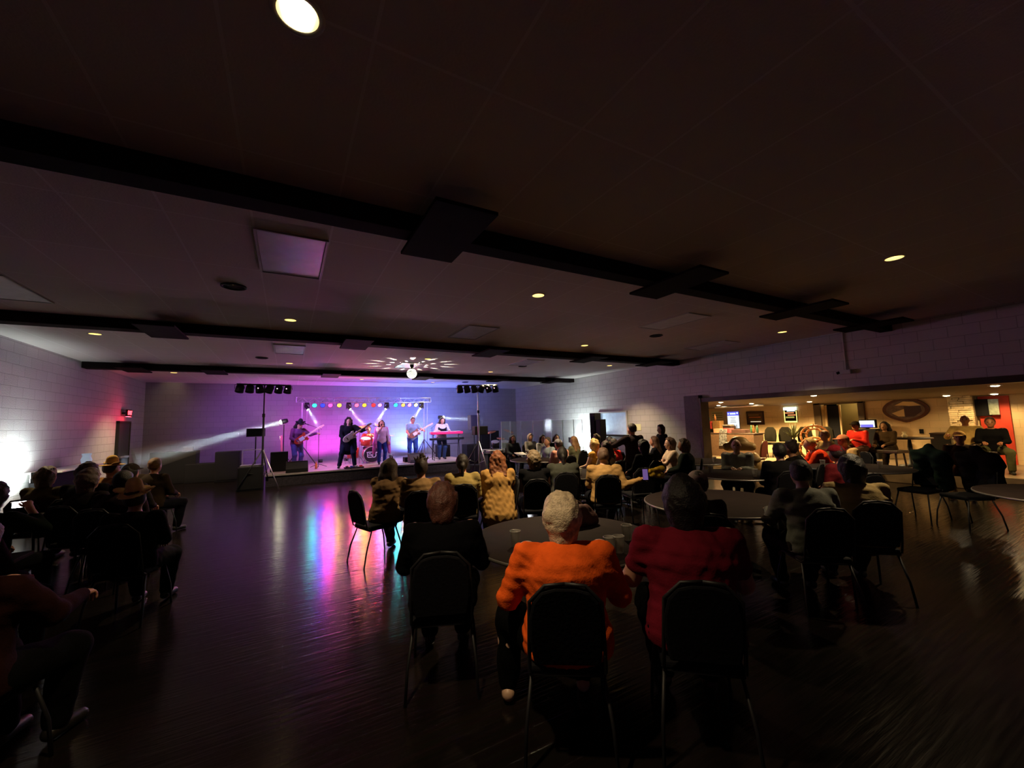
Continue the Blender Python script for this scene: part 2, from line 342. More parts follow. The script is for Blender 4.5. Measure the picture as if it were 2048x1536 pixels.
# baseboards
struct('baseboard_left', MB().box((XL + .008, 7, .05), (.016, 17, .1)), BLKP)
struct('baseboard_right', MB().box((XR - .008, 13.2, .05), (.016, 10.6, .1)), BLKP)

# ------------------------------------------------------------ the bar room
TAN = mat('tan_plaster', (.62, .45, .24), .7, noise=.08, nscale=3, bump=.25, bscale=30)
TANW = block_mat('tan_block', (.80, .60, .34), (.66, .49, .27), 1)
q = MB(); q.box((16.1, 1.93, 1.4), (.2, 7.86, 2.6)); q.box((16.1, 9.45, 1.4), (.2, 5.1, 2.6)); q.box((16.1, 6.38, 2.4), (.2, 1.06, .76))
struct('wall_bar', q, TANW)
struct('wall_bar_far', MB().box((13.55, 11.6, 1.4), (5.6, .2, 2.6)), TAN)
struct('wall_bar_near', MB().box((13.55, -2.1, 1.4), (5.6, .2, 2.6)), TAN)
struct('wall_bar_side', MB().box((10.7, 9.57, 1.4), (.02, 4.0, 2.6)), TAN)
struct('floor_bar', MB().box((14.6, 4.8, .15), (3.4, 13.6, .3)), mat('bar_floor', (.22, .16, .10), .4, noise=.2, nscale=5), bevel=.01)
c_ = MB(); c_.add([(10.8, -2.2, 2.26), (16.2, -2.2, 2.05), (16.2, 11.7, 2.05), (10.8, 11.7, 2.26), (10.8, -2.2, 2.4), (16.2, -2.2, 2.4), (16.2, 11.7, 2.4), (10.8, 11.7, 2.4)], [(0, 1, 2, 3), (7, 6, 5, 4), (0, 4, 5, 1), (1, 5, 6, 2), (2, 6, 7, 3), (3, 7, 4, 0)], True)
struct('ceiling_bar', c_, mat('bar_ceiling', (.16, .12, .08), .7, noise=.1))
bn = ['bar ceiling downlight beside the stone column', 'nearer of the two bar ceiling downlights over the black jacket sitter', 'farther of the two bar ceiling downlights over the black jacket sitter', 'bar ceiling downlight in the far left corner of the bar', 'bar ceiling downlight at the left end of the opening', 'bar ceiling downlight above the carved plaque']
for i, (x, y) in enumerate([(15.0, 3.62), (12.6, 2.33), (15.3, 2.86), (14.0, 9.32), (12.6, 8.3), (14.0, 8.1)]):
    z = 2.26 - (x - 10.8) * .0389
    t = thing('bar_downlight', bn[i], 'ceiling light', (x, y, z), 0, 'downlights over the bar')
    obj('trim_ring', MB().lathe([(.07, 0), (.072, -.012), (.1, -.012), (.102, 0)], n=24), WFR, t)
    obj('bulb', MB().lathe([(.001, -.03), (.05, -.024), (.07, -.006)], n=24), glow('bar_bulb', (1, .82, .5), 22), t)
    lamp('downlight_beam', 'SPOT', (0, 0, -.035), P_BAR * (.14, .6, .3, .35, 3.6, 2.6)[i], (1, .66, .27), t, (0, 0, -3), .05, 150, .5)
lamp_more = [(14.6, 6.6), (14.2, .6), (12.2, 5.4)]
for i, (x, y) in enumerate(lamp_more):
    z = 2.26 - (x - 10.8) * .0389
    t = thing('bar_downlight', ['bar ceiling downlight hidden behind the header before the doorway', 'bar ceiling downlight lighting the tan wall at the right picture edge', 'bar ceiling downlight over the orange shirted group'][i], 'ceiling light', (x, y, z), 0, 'downlights over the bar')
    obj('trim_ring', MB().lathe([(.07, 0), (.072, -.012), (.1, -.012), (.102, 0)], n=24), WFR, t)
    obj('bulb', MB().lathe([(.001, -.03), (.05, -.024), (.07, -.006)], n=24), glow('bar_bulb', (1, .82, .5), 22), t)
    lamp('downlight_beam', 'SPOT', (0, 0, -.035), P_BAR * (2.2, .9, .8)[i], (1, .66, .27), t, (0, 0, -3), .05, 150, .5)
t = thing('ceiling_pipe', 'grey pipe below the bar ceiling between two downlights', 'pipe', (14.2, 8.7, 2.06)); obj('pipe', MB().cyl((0, -.9, 0), (0, .9, 0), .04), ALU, t)
# doorway with the passage behind
t = thing('door_2', None, None, (16, 6.38, .0)); prop(t, kind='structure')
f = MB(); f.box((-.03, -.60, 1.2), (.12, .16, 1.9)).box((-.03, .62, 1.2), (.12, .2, 1.9)).box((-.03, 0, 2.09), (.12, 1.4, .16)); obj('door_casing', f, mat('brown_casing', (.10, .065, .03), .5), t, bevel=.005)
obj('passage_wall', MB().box((1.0, -.35, 1.2), (.1, 1.6, 2.2)), mat('olive_paint', (.30, .24, .11), .6), t)
obj('passage_side', MB().box((.6, .95, 1.2), (.9, .1, 2.2)), mat('olive_paint', (.30, .24, .11), .6), t)
obj('inner_door', MB().box((.25, .27, 1.1), (.05, .34, 1.75)), BLKP, t); obj('inner_jamb', MB().box((.2, .07, 1.1), (.06, .04, 1.78)).box((.2, .48, 1.1), (.06, .06, 1.78)), TAN, t)
obj('passage_ceiling', MB().box((.6, 0, 2.15), (1.0, 2.2, .06)), TAN, t); obj('passage_floor', MB().box((.6, 0, .28), (1.0, 2.2, .04)), TAN, t)
obj('door_notice', MB().box((.94, -.30, 1.58), (.01, .2, .3)), mat('aged_paper', (.85, .72, .4), .7), t)
lamp('passage_light', 'POINT', (.5, -.1, 2.0), 5, (1, .75, .3), t, size=.06)

# ------------------------------------------------------------ figures: smooth-union distance fields, meshed with surface nets
def V(*a): return np.array(a, float)
def nrm(a): return a / (np.linalg.norm(a) + 1e-9)
class Field:
    def __init__(s, lo, hi, h):
        s.lo = np.array(lo, float); s.h = h; s.n = np.ceil((np.array(hi) - s.lo) / h).astype(int) + 1
        s.D = np.full(s.n, .12, np.float32)
    def region(s, lo, hi):
        a = np.maximum(0, np.floor((lo - s.lo) / s.h).astype(int)); b = np.minimum(s.n, np.ceil((hi - s.lo) / s.h).astype(int) + 1)
        if (b <= a).any(): return None, None
        g = np.meshgrid(*[s.lo[i] + s.h * np.arange(a[i], b[i], dtype=np.float32) for i in range(3)], indexing='ij')
        return tuple(slice(a[i], b[i]) for i in range(3)), np.stack(g, -1)
    def union(s, sl, d, k=.03):
        A = s.D[sl]; h = np.clip(.5 + .5 * (A - d) / k, 0, 1)
        s.D[sl] = A + (d - A) * h - k * h * (1 - h)
    def cap(s, a, b, ra, rb, w=1, R=None, k=.03, off=0, dz=1, F=None):
        ra += off; rb += off; m = max(ra, rb) * w + .07
        sl, P = s.region(np.minimum(a, b) - m, np.maximum(a, b) + m)
        if sl is None: return
        ab = b - a; L = float(ab @ ab) + 1e-9
        t = np.clip(((P - a) @ ab) / L, 0, 1); q = P - a - t[..., None] * ab
        if w != 1:
            lat = q @ R; q = q - lat[..., None] * R * (1 - 1 / w)
        if dz != 1:
            lat = q @ F; q = q - lat[..., None] * F * (1 - 1 / dz)
        s.union(sl, np.linalg.norm(q, axis=-1) - (ra + (rb - ra) * t), k)
    def ell(s, c, B, r, k=.02, off=0):
        r = np.array(r) + off; m = r.max() + .05
        sl, P = s.region(c - m, c + m)
        if sl is None: return
        q = (P - c) @ B.T / r; l = np.linalg.norm(q, axis=-1)
        s.union(sl, (l - 1) * r.min() * .9 + 0, k)
    def cut(s, c, n):      # keep the side where (p-c).n < 0
        g = np.meshgrid(*[s.lo[i] + s.h * np.arange(s.n[i], dtype=np.float32) for i in range(3)], indexing='ij')
        s.D = np.maximum(s.D, (g[0] - c[0]) * n[0] + (g[1] - c[1]) * n[1] + (g[2] - c[2]) * n[2])
    def noise(s, amp, fr, seed, stretch=(1, 1, 1)):
        rs = np.random.RandomState(seed)
        g = np.meshgrid(*[(s.lo[i] + s.h * np.arange(s.n[i], dtype=np.float32)) * stretch[i] for i in range(3)], indexing='ij')
        o = 0
        for k in range(4):
            d = rs.randn(3); d /= np.linalg.norm(d); f = fr * (.7 + .45 * k)
            e = rs.randn(3)
            wv = .8 * np.sin((g[0] * e[0] + g[1] * e[1] + g[2] * e[2]) * fr * .45 + rs.rand() * 6)
            o = o + np.sin((g[0] * d[0] + g[1] * d[1] + g[2] * d[2]) * f + wv * 1.6 + rs.rand() * 6) / (1 + .4 * k)
        s.D += (amp * .4 * o).astype(np.float32)
    def mesh(s):
        D = s.D; D[0] = D[-1] = 1; D[:, 0] = D[:, -1] = 1; D[:, :, 0] = D[:, :, -1] = 1
        n = s.n; ids = []; pos = []; fl = []
        for ax in range(3):
            a = np.take(D, range(n[ax] - 1), ax); b = np.take(D, range(1, n[ax]), ax)
            c = np.argwhere((a < 0) != (b < 0))
            if not len(c): continue
            va = a[tuple(c.T)]; vb = b[tuple(c.T)]; p = c.astype(float); p[:, ax] += va / (va - vb)
            u, v = [(1, 2), (2, 0), (0, 1)][ax]
            o = np.zeros((4, 3), int); o[1][u] = -1; o[2][u] = -1; o[2][v] = -1; o[3][v] = -1
            cells = c[:, None, :] + o[None]
            idx = (cells[..., 0] * n[1] + cells[..., 1]) * n[2] + cells[..., 2]
            flip = va > 0; idx[flip] = idx[flip][:, ::-1]
            ids.append(idx); pos.append(np.repeat(p[:, None, :], 4, 1))
        if not ids: return [], []
        ids = np.concatenate(ids); pos = np.concatenate(pos)
        uq, inv = np.unique(ids.ravel(), return_inverse=True); inv = inv.ravel()
        cnt = np.bincount(inv); P = np.stack([np.bincount(inv, pos.reshape(-1, 3)[:, i]) / cnt for i in range(3)], -1)
        return s.lo + P * s.h, inv.reshape(-1, 4)
def fobj(name, F, m, parent=None, extra=None):
    v, f = F.mesh() if F is not None else ([], [])
    if len(v) == 0 and extra is None: return None
    v = [tuple(p) for p in v]; f = [tuple(int(i) for i in q) for q in f]
    if extra: o = len(v); v += extra.v; f += [tuple(i + o for i in q) for q in extra.f]
    me = bpy.data.meshes.new(name); me.from_pydata(v, [], f); me.polygons.foreach_set('use_smooth', [True] * len(f)); me.update()
    me.materials.append(m); o = bpy.data.objects.new(name, me); col.objects.link(o)
    if parent: o.parent = parent
    return o
def ik(S, T, l1, l2, hint):
    d = T - S; L = np.linalg.norm(d); mx = (l1 + l2) * .995
    if L > mx: T = S + d / L * mx; d = T - S; L = mx
    a = (l1 * l1 - l2 * l2 + L * L) / (2 * L); h = math.sqrt(max(0, l1 * l1 - a * a)); u = d / L
    p = hint - u * (hint @ u); return S + u * a + nrm(p) * h, T
def basis(yaw, pitch, roll=0):   # columns right, forward, up in rows
    cy, sy = math.cos(yaw), math.sin(yaw); f = V(-sy * math.cos(pitch), cy * math.cos(pitch), math.sin(pitch)); r = V(cy, sy, 0); u = np.cross(r, f)
    r2 = r * math.cos(roll) + u * math.sin(roll); u2 = -r * math.sin(roll) + u * math.cos(roll)
    return np.stack([r2, f, u2])
NP = [0]
def person(label, loc, yaw=0, pose='sit', s=1.0, g=1.0, lean=4, side=0, head=(0, 0), L=None, Rr=None, legs=None, shirt='333338', pants='1c2230',
           sleeve='long', hair='short', hc='2a1a12', skin='b07c62', hat=None, hatc='222222', shoes='15130f', coat=False, h=.017, face=False, group=None, wr=.006, vest=None, hem=0, curl=.9):
    NP[0] += 1; seed = NP[0]
    H = .57 if pose == 'sit' else .93
    la, sa = lean * D2R, side * D2R
    t = nrm(V(math.sin(sa), math.sin(la), math.cos(la) * math.cos(sa))); R = nrm(np.cross(V(0, 1, 0) * math.cos(la) - V(0, 0, 1) * math.sin(la), t)); Fw = np.cross(t, R)
    hip = V(0, -.02, H); wst = hip + t * .19; chs = hip + t * .34; nck = hip + t * .49; bs = .5 + .5 * g
    HB = basis(head[0] * D2R, head[1] * D2R, 0); hr, hf, hu = HB
    hcn = nck + nrm(t * .6 + hu * .4) * .145 + hf * .02
    sh = {1: hip + t * .435 + R * .172 * bs, -1: hip + t * .435 - R * .172 * bs}
    dflt = {'sit': V(.13, .34, .68), 'stand': V(.25, .04, .80)}[pose]
    tg = {1: V(*Rr) if Rr else dflt, -1: V(*L) if L else dflt * V(-1, 1, 1)}
    arm = {}
    for k in (1, -1):
        e, T = ik(sh[k], tg[k], .285, .25, V(k * .55, -.35, -1)); arm[k] = (e, T)
    lg = {}
    for k in (1, -1):
        hj = hip + V(k * .095 * bs, 0, -.02)
        if pose == 'sit': A = V(k * .13, .40 + .03 * (seed % 3), .09); hint = V(k * .25, .6, 1)
        else: A = V(k * .11, .0 + .03 * k, .09); hint = V(k * .1, 1, 0)
        if legs: A = V(*legs[0 if k > 0 else 1])
        kn, A = ik(hj, A, .44, .42, hint); lg[k] = (hj, kn, A)
    allp = [hip, nck, hcn + V(0, 0, .2), hcn + hu * .13] + [p for k in (1, -1) for p in (*arm[k], *lg[k])]
    lo = np.min(allp, 0) - .26; hi = np.max(allp, 0) + .22; lo[2] = max(lo[2], -.02)
    name = 'person'
    # body ------------------------------------------------------
    B = Field(lo, hi, h)
    gt = lambda a: a * (.35 + .65 * g)
    def torso(F, off=0):
        F.cap(hip, wst, gt(.125), gt(.115), 1.28, R, off=off); F.cap(wst, chs, gt(.115), gt(.125), 1.3, R, off=off); F.cap(chs, hip + t * .42, gt(.118), .075, 1.5, R, off=off)
        if g > 1.15: F.cap(hip + Fw * .05 + t * .03, wst + Fw * .06, gt(.11), gt(.10), 1.2, R, off=off, k=.05)
    def armf(F, k, off=0, fore=True, frac=1):
        e, T = arm[k]; F.cap(sh[k], e if frac == 1 else sh[k] + (e - sh[k]) * frac, .058 * bs, .044 * bs, off=off, k=.04)
        if fore: F.cap(e, T, .042 * bs, .028, off=off, k=.02)
    torso(B); hd = {}
    for k in (1, -1):
        armf(B, k); e, T = arm[k]; d = nrm(nrm(T - e) * .8 + V(0, .25, -.12)); hd[k] = d
        pl = nrm(np.cross(d, V(0, 0, 1)) + 1e-6); pn = np.cross(pl, d)
        B.cap(T, T + d * .065, .023, .027, 1.45, pl, k=.015, dz=.8, F=pn)
    for k in (1, -1):
        hj, kn, A = lg[k]; B.cap(hj, kn, gt(.088), gt(.058), k=.05); B.cap(kn, kn + (A - kn) * .35, gt(.056), gt(.055), k=.03); B.cap(kn + (A - kn) * .35, A, gt(.055), .036, k=.03)
        B.cap(A + V(0, -.03, -.03), A + V(k * .02, .13, -.05), .034, .026, k=.02)
    B.cap(nck - t * .05, hcn - hu * .05, .054 * bs, .05, k=.03)
    B.ell(hcn + hu * .01, HB, (.078, .098, .112), k=.02)
    B.cap(hcn - hu * .045 + hf * .035, hcn - hu * .078 + hf * .058, .055, .036, 1.1, hr, k=.03)
    B.cap(hcn - hu * .0 + hf * .096, hcn - hu * .035 + hf * .112, .009, .015, k=.012)
    B.cap(hcn - hu * .062 + hf * .094 - hr * .012, hcn - hu * .062 + hf * .094 + hr * .012, .009, .009, k=.008)
    for k in (1, -1): B.ell(hcn + hr * .08 * k - hu * .01, HB, (.012, .022, .032), k=.008)
    ex = MB()
    for k in (1, -1):
        e, T = arm[k]; d = hd[k]; pl = nrm(np.cross(d, V(0, 0, 1)) + 1e-6); pn = np.cross(pl, d) * -1
        if pn[2] > 0: pn = -pn
        for i in range(4):
            p = T + d * .07 + pl * (i - 1.5) * .021; L_ = (.034, .026, .02); a = .25; P = [T + d * .045 + pl * (i - 1.5) * .017, p]
            for j in range(3):
                a += curl * (.45, .6, .4)[j]; p = p + (d * math.cos(a) + pn * math.sin(a)) * L_[j] * (.85, 1, .97, .8)[i]; P.append(p)
            ex.tube([Vector(q) for q in P], [.0095, .0095, .009, .008, .006], 6)
        th = -k if False else -1
        q0 = T + d * .02 + pl * .022 * k * -1; ex.tube([Vector(q) for q in (q0, q0 + d * .03 - pl * .022 * k + pn * .01, q0 + d * .058 - pl * .026 * k + pn * .022, q0 + d * .078 - pl * .02 * k + pn * .03)], [.012, .011, .0095, .007], 6)
    root = fobj(name, B, skinm(skin), None, ex)
    root.location = loc; root.rotation_euler = (0, 0, yaw * D2R); root.scale = (s, s, s)
    prop(root, label, 'person', group)
    # clothing --------------------------------------------------
    F = Field(lo, hi, h); o_ = .016 if not coat else .028; torso(F, o_)
    for k in (1, -1):
        if sleeve == 'none': F.cap(sh[k], sh[k] + (arm[k][0] - sh[k]) * .1, .058 * bs, .055 * bs, off=o_)
        elif sleeve == 'short': armf(F, k, o_, False, .62)
        else: armf(F, k, o_ - .003)
    if coat:
        F.cap(hip + t * .05, hip + V(0, -.05, -.16 if pose == 'sit' else -.30), gt(.15), gt(.17), 1.35, R, off=.02, k=.05)
        if pose == 'sit': F.cap(hip + V(.13, .0, -.02), hip + V(.17, .25, -.08), .1, .09, k=.05); F.cap(hip + V(-.13, .0, -.02), hip + V(-.17, .25, -.08), .1, .09, k=.05)
    else: F.cap(hip, hip - V(0, 0, .04 + hem), gt(.13), gt(.135), 1.3, R, off=.022, k=.04)
    F.cut(nck + t * .008, nrm(t * .93 - Fw * .36) if False else nrm(t + Fw * .25)); F.noise(wr * .6, 52, seed, (1, 1, 1.5))
    if pose == 'sit' and not coat: F.cut(V(0, 0, .492), V(0, 0, -1))
    fobj('coat' if coat else 'shirt', F, cloth(shirt), root)
    if vest:
        F = Field(lo, hi, h); torso(F, .026); F.cut(nck - t * .02, nrm(t + Fw * .9)); fobj('vest', F, cloth(vest), root)
    F = Field(lo, hi, h); F.cap(hip - V(0, 0, .0), hip - V(0, 0, .04), gt(.112), gt(.122), 1.25, R, off=.006, k=.04)
    for k in (1, -1):
        hj, kn, A = lg[k]; F.cap(hj, kn, gt(.092), gt(.064), off=.012, k=.05); F.cap(kn, A + (kn - A) * .06, gt(.062), .054, off=.012, k=.04)
    F.noise(wr, 40, seed + 50); fobj('trousers', F, cloth(pants), root)
    for k in (1, -1):
        A = lg[k][2]; F = Field(A + V(-.1, -.14, -.13), A + V(.12, .24, .06), min(h, .012))
        F.cap(A + V(0, -.035, -.035), A + V(k * .02, .14, -.052), .043, .036, k=.02); F.cut(V(0, 0, A[2] - .088), V(0, 0, -1)); fobj('shoe', F, mat('leather_' + shoes, hexc(shoes), .45), root)
    # hair ------------------------------------------------------
    hh = min(h, .013)
    if hair != 'bald':
        lo2 = hcn - .24; hi2 = hcn + .24
        if hair in ('long', 'curlylong', 'pony'): lo2 = np.minimum(lo2, hcn - V(.2, .28, .52))
        F = Field(lo2, hi2, hh)
        pf = .030 if hair == 'puffy' else .022 if hair in ('curly', 'curlylong', 'puffy') else .012
        F.ell(hcn + hu * .018 - hf * .008, HB, (.082 + pf, .102 + pf, .112 + pf), k=.02)
        F.cut(hcn + hf * (.03) + hu * .035, nrm(hf * .86 - hu * .50))
        if hair == 'short': F.cut(hcn - hu * .065, nrm(-hu - hf * .1))
        if hair == 'fringe': F.cut(hcn + hu * .05, nrm(hu)); F.cut(hcn - hu * .065, nrm(-hu))
        bk = -hf
        if hair in ('curly', 'puffy'): F.cap(hcn + bk * .04, hcn + bk * .045 - hu * .10, .10, .080, 1.1, hr, k=.03)
        if hair == 'spiky':
            rs = np.random.RandomState(seed)
            for i in range(16):
                a = rs.rand() * 6.28; e_ = rs.rand() * .7; dd = nrm(hu + (hr * math.cos(a) + hf * math.sin(a)) * e_); F.cap(hcn + dd * .10, hcn + dd * (.165 + .025 * rs.rand()), .024, .009, k=.01)
        if hair in ('long', 'curlylong'):
            e_ = .30 if hair == 'long' else .26; dn = V(0, 0, -1)
            for k in (-1.3, -.5, .5, 1.3):
                a0 = hcn + hr * .05 * k + bk * .035 + hu * .02; a1 = hcn + hr * .062 * k + bk * .07 - hu * .12; a2 = hcn + bk * .12 + hr * .07 * k + dn * (e_ + .04 * math.sin(k * 3 + seed)) - Fw * .02
                F.cap(a0, a1, .06, .055, k=.03); F.cap(a1, a2, .056, .034, k=.03)
        if hair == 'pony':
            F.ell(hcn + bk * .115 - hu * .02, HB, (.03, .03, .03)); F.cap(hcn + bk * .12 - hu * .03, hcn + bk * .13 - V(0, 0, .22), .03, .016)
        if hair == 'bun': F.ell(hcn + bk * .07 + hu * .125, HB, (.045, .045, .042))
        amp = {'short': .003, 'curly': .010, 'curlylong': .013, 'puffy': .008, 'long': .006}.get(hair, .004)
        F.noise(amp, 95 if hair != 'long' else 75, seed + 9, (1, 1, .35 if hair == 'long' else .9))
        fobj('hair', F, hairm(hc), root)
    if hat:
        F = Field(hcn - .27, hcn + .29, min(h, .010))
        if hat == 'cap':
            F.ell(hcn + hu * .035, HB, (.097, .117, .108)); F.cut(hcn + hu * .042, -hu)
            F.ell(hcn + hu * .05 + hf * .13, HB, (.075, .075, .011), k=.01)
        else:
            F.cap(hcn + hu * .07, hcn + hu * .15, .098, .078, .86, hr, k=.02); F.cut(hcn + hu * .06, -hu)
            F2 = None
            for k in (1, -1): F.cap(hcn + hu * .072 + hr * .04 * k, hcn + hu * .095 + hr * .125 * k, .055, .06, k=.02, dz=.20, F=nrm(hu - hr * .35 * k))
            F.ell(hcn + hu * .066, HB, (.13, .185, .014), k=.015)
            if hat == 'cowboy': F.cap(hcn + hu * .19 - hf * .05, hcn + hu * .19 + hf * .05, .0, .0)
        fobj('hat', F, cloth(hatc), root)
    if face:
        for k in (1, -1): obj('eye', MB().sph(Vector(hcn + hr * .031 * k + hf * .083 + hu * .012), .0125, 8, 6), mat('eye_dark', (.02, .015, .012), .2), root)
    return root, dict(hip=hip, hand={k: arm[k][1] for k in arm}, head=hcn, t=t, Fw=Fw, R=R, hd=hd)

# ------------------------------------------------------------ stage
STG = mat('stage_deck', (.30, .24, .28), .32, noise=.25, nscale=4, bump=.1)
CARP = mat('stage_skirt_carpet', (.03, .026, .036), .95, spec=.05, noise=.3, nscale=30, bump=.4)
ZS = .35
t = thing('stage_platform', 'low carpeted stage platform carrying the band', 'stage', (2.75, 16.4, 0))
obj('skirt', MB().box((0, 0, ZS / 2 - .015), (6.6, 4.3, ZS - .03)), CARP, t)
obj('deck', MB().box((0, 0, ZS - .015), (6.64, 4.34, .03)), STG, t, bevel=.004)
obj('edge_trim', MB().box((0, -2.175, ZS - .02), (6.64, .012, .045)), mat('edge_trim', (.35, .33, .36), .4, .4), t)
# white lettering-like emblem and kit
RED = mat('red_lacquer', (.60, .05, .02), .28, noise=.1, coat=.5); WHT = mat('white_ink', (.85, .85, .85), .5); CYM = mat('bronze_cymbal', (.85, .30, .12), .25, .9)
SKIN_D = mat('white_drumhead', (.75, .74, .72), .4)
def drumkit(x, y, z0, label, shell, small=False, rz=0):
    t = thing('drum_kit', label, 'drum kit', (x, y, z0), rz)
    F = Matrix.Rotation(math.pi / 2, 3, 'X')
    b = obj('bass_drum', MB().lathe([(.29, -.2), (.30, -.2), (.30, .2), (.29, .2)], (0, 0, .31), 36, F, False), shell, t)
    obj('bass_drum_head', MB().lathe([(.001, .205), (.285, .203)], (0, 0, .31), 36, F), mat('black_drumhead', (.015, .012, .018), .35), t)
    obj('hoop', MB().lathe([(.285, .19), (.315, .19), (.315, .225), (.285, .225), (.285, .19)], (0, 0, .31), 36, F), CHROME, t)
    if not small:
        e = MB(); yy = -.213
        def ln(pts, w_):
            for (a, b_), (c, d) in zip(pts, pts[1:]):
                L_ = math.hypot(c - a, d - b_); an = math.atan2(d - b_, c - a)
                e.box(((a + c) / 2, yy, (b_ + d) / 2), (L_ + w_ * .6, .004, w_), M=Matrix.Rotation(-an, 3, 'Y'))
        for pts in ([(-.19, .40), (-.10, .41), (.0, .405), (.03, .40), (.02, .33), (-.02, .30), (-.05, .31)], [(-.17, .39), (-.165, .24), (-.14, .22), (-.02, .215)], [(-.16, .30), (-.05, .295), (.0, .275)], [(-.12, .37), (-.08, .35), (-.05, .37)],
                    [(.06, .39), (.07, .405)], [(.08, .395), (.19, .385)], [(.13, .38), (.135, .26), (.10, .215), (.02, .215), (.01, .25)], [(-.02, .27), (.03, .28)]): ln(pts, .026)
        obj('emblem', e, WHT, t)
    for k in (-1, 1): obj('bass_leg', MB().cyl((.24 * k, -.15, .2), (.36 * k, -.28, 0), .012), CHROME, t)
    for k in (-1, 1):
        M = Matrix.Rotation(.35, 3, 'X')
        r_ = obj('tom', MB().lathe([(.165, -.13), (.17, -.13), (.17, .13), (.165, .13)], (.21 * k, .0, .80), 28, M), shell, t)
        obj('tom_rim', MB().lathe([(.165, .115), (.18, .115), (.18, .135), (.165, .135)], (.21 * k, .0, .80), 28, M).lathe([(.165, -.135), (.18, -.135), (.18, -.115), (.165, -.115)], (.21 * k, .0, .80), 28, M), CHROME, r_)
        obj('tom_head', MB().lathe([(.001, .13), (.165, .131)], (.21 * k, .0, .80), 28, M), SKIN_D, r_)
        obj('tom_mount', MB().cyl((.03 * k, .02, .58), (.08 * k, .04, .84), .012), CHROME, t)
    f = obj('floor_tom', MB().lathe([(.2, .2), (.205, .2), (.205, .58), (.2, .58)], (-.62, .25, 0), 28), shell, t); obj('floor_tom_head', MB().lathe([(.001, .58), (.2, .581)], (-.62, .25, 0), 28), SKIN_D, f)
    for a in range(3): obj('floor_tom_leg', MB().cyl((-.62 + .215 * math.cos(a * 2.1), .25 + .215 * math.sin(a * 2.1), .5), (-.62 + .24 * math.cos(a * 2.1), .25 + .24 * math.sin(a * 2.1), 0), .008), CHROME, t)
    s_ = obj('snare_drum', MB().lathe([(.17, .52), (.18, .52), (.18, .66), (.17, .66)], (.55, .3, 0), 28), CHROME, t); obj('snare_head', MB().lathe([(.001, .66), (.17, .661)], (.55, .3, 0), 28), SKIN_D, s_)
    cy = [(-.40, .05, 1.34, .25, .22, -.2), (.38, .05, 1.36, .24, .25, .35), (.05, .3, 1.05, .18, .3, .1), (.75, .2, .98, .17, 0, 0), (-.85, .2, 1.1, .2, .2, -.3)]
    for (cx, cyy, cz, r, ax, ay) in cy[:5 if not small else 3]:
        M = Matrix.Rotation(ay, 3, 'Y') @ Matrix.Rotation(ax, 3, 'X')
        c = obj('cymbal', MB().lathe([(.001, .022), (.025, .02), (.04, .006), (r, -.012), (r, -.015), (.04, .002), (.001, .015)], (cx, cyy, cz), 32, M), CYM, t)
        st = obj('cymbal_stand', MB().cyl((cx, cyy, cz), (cx * 1.05, cyy + .1, .25), .010), CHROME, t)
        lg_ = MB()
        for a in range(3): lg_.cyl((cx * 1.05, cyy + .1, .3), (cx * 1.05 + .22 * math.cos(a * 2.09 + .5), cyy + .1 + .22 * math.sin(a * 2.09 + .5), .01), .008)
        obj('tripod_foot', lg_, CHROME, st)
    return t
drumkit(2.78, 16.05, ZS, 'red drum kit with white emblem on the black bass drum, centre stage', RED)
# truss with the row of lamps
t = thing('lighting_truss', 'silver box truss spanning the back of the stage', 'truss', (2.83, 17.0, 0))
ZT = 2.86; X0, X1 = -2.57, 2.57
tr = MB()
for yy in (-.09, .09):
    for zz in (ZT, ZT - .18): tr.cyl((X0, yy, zz), (X1, yy, zz), .016, n=8)
obj('chord', tr, ALU, t)
br = MB(); n_ = 26
for i in range(n_):
    a = X0 + (X1 - X0) * i / n_; b = X0 + (X1 - X0) * (i + 1) / n_; z0, z1 = (ZT, ZT - .18) if i % 2 else (ZT - .18, ZT)
    for yy in (-.09, .09): br.cyl((a, yy, z0), (b, yy, z1), .008, n=6)
for i in range(5):
    a = X0 + (X1 - X0) * i / 4; br.cyl((a, -.09, ZT), (a, -.09, ZT - .18), .018, n=6).cyl((a, .09, ZT), (a, .09, ZT - .18), .018, n=6)
obj('lattice', br, ALU, t)
for xx in (-2.37, 2.29):
    u_ = obj('upright', MB().cyl((xx, 0, ZS), (xx, 0, ZT - .1), .022).cyl((xx + .16, .06, ZS), (xx + .16, .06, ZT - .2), .012), ALU, t); l_ = MB()
    for a in range(3): l_.cyl((xx, 0, ZS + .75), (xx + .55 * math.cos(a * 2.09 - .5), .55 * math.sin(a * 2.09 - .5), ZS + .02), .016)
    obj('tripod_foot', l_, BLK, u_)
PARS = [(.87, 'teal', (.02, .85, .65)), (1.15, 'deep blue', (.01, .03, 1)), (1.42, 'pink', (1, .06, .42)), (1.74, 'yellow', (1, .68, .06)), (2.38, 'rose', (1, .10, .22)), (2.67, 'amber', (1, .42, .02)), (3.02, 'red', (1, .015, .01)),
        (3.27, 'lilac', (.95, .25, .85)), (3.91, 'turquoise', (.02, .80, .75)), (4.22, 'orange', (1, .36, .06)), (4.49, 'magenta', (1, .22, .85)), (4.76, 'pale yellow', (.95, .9, .35))]
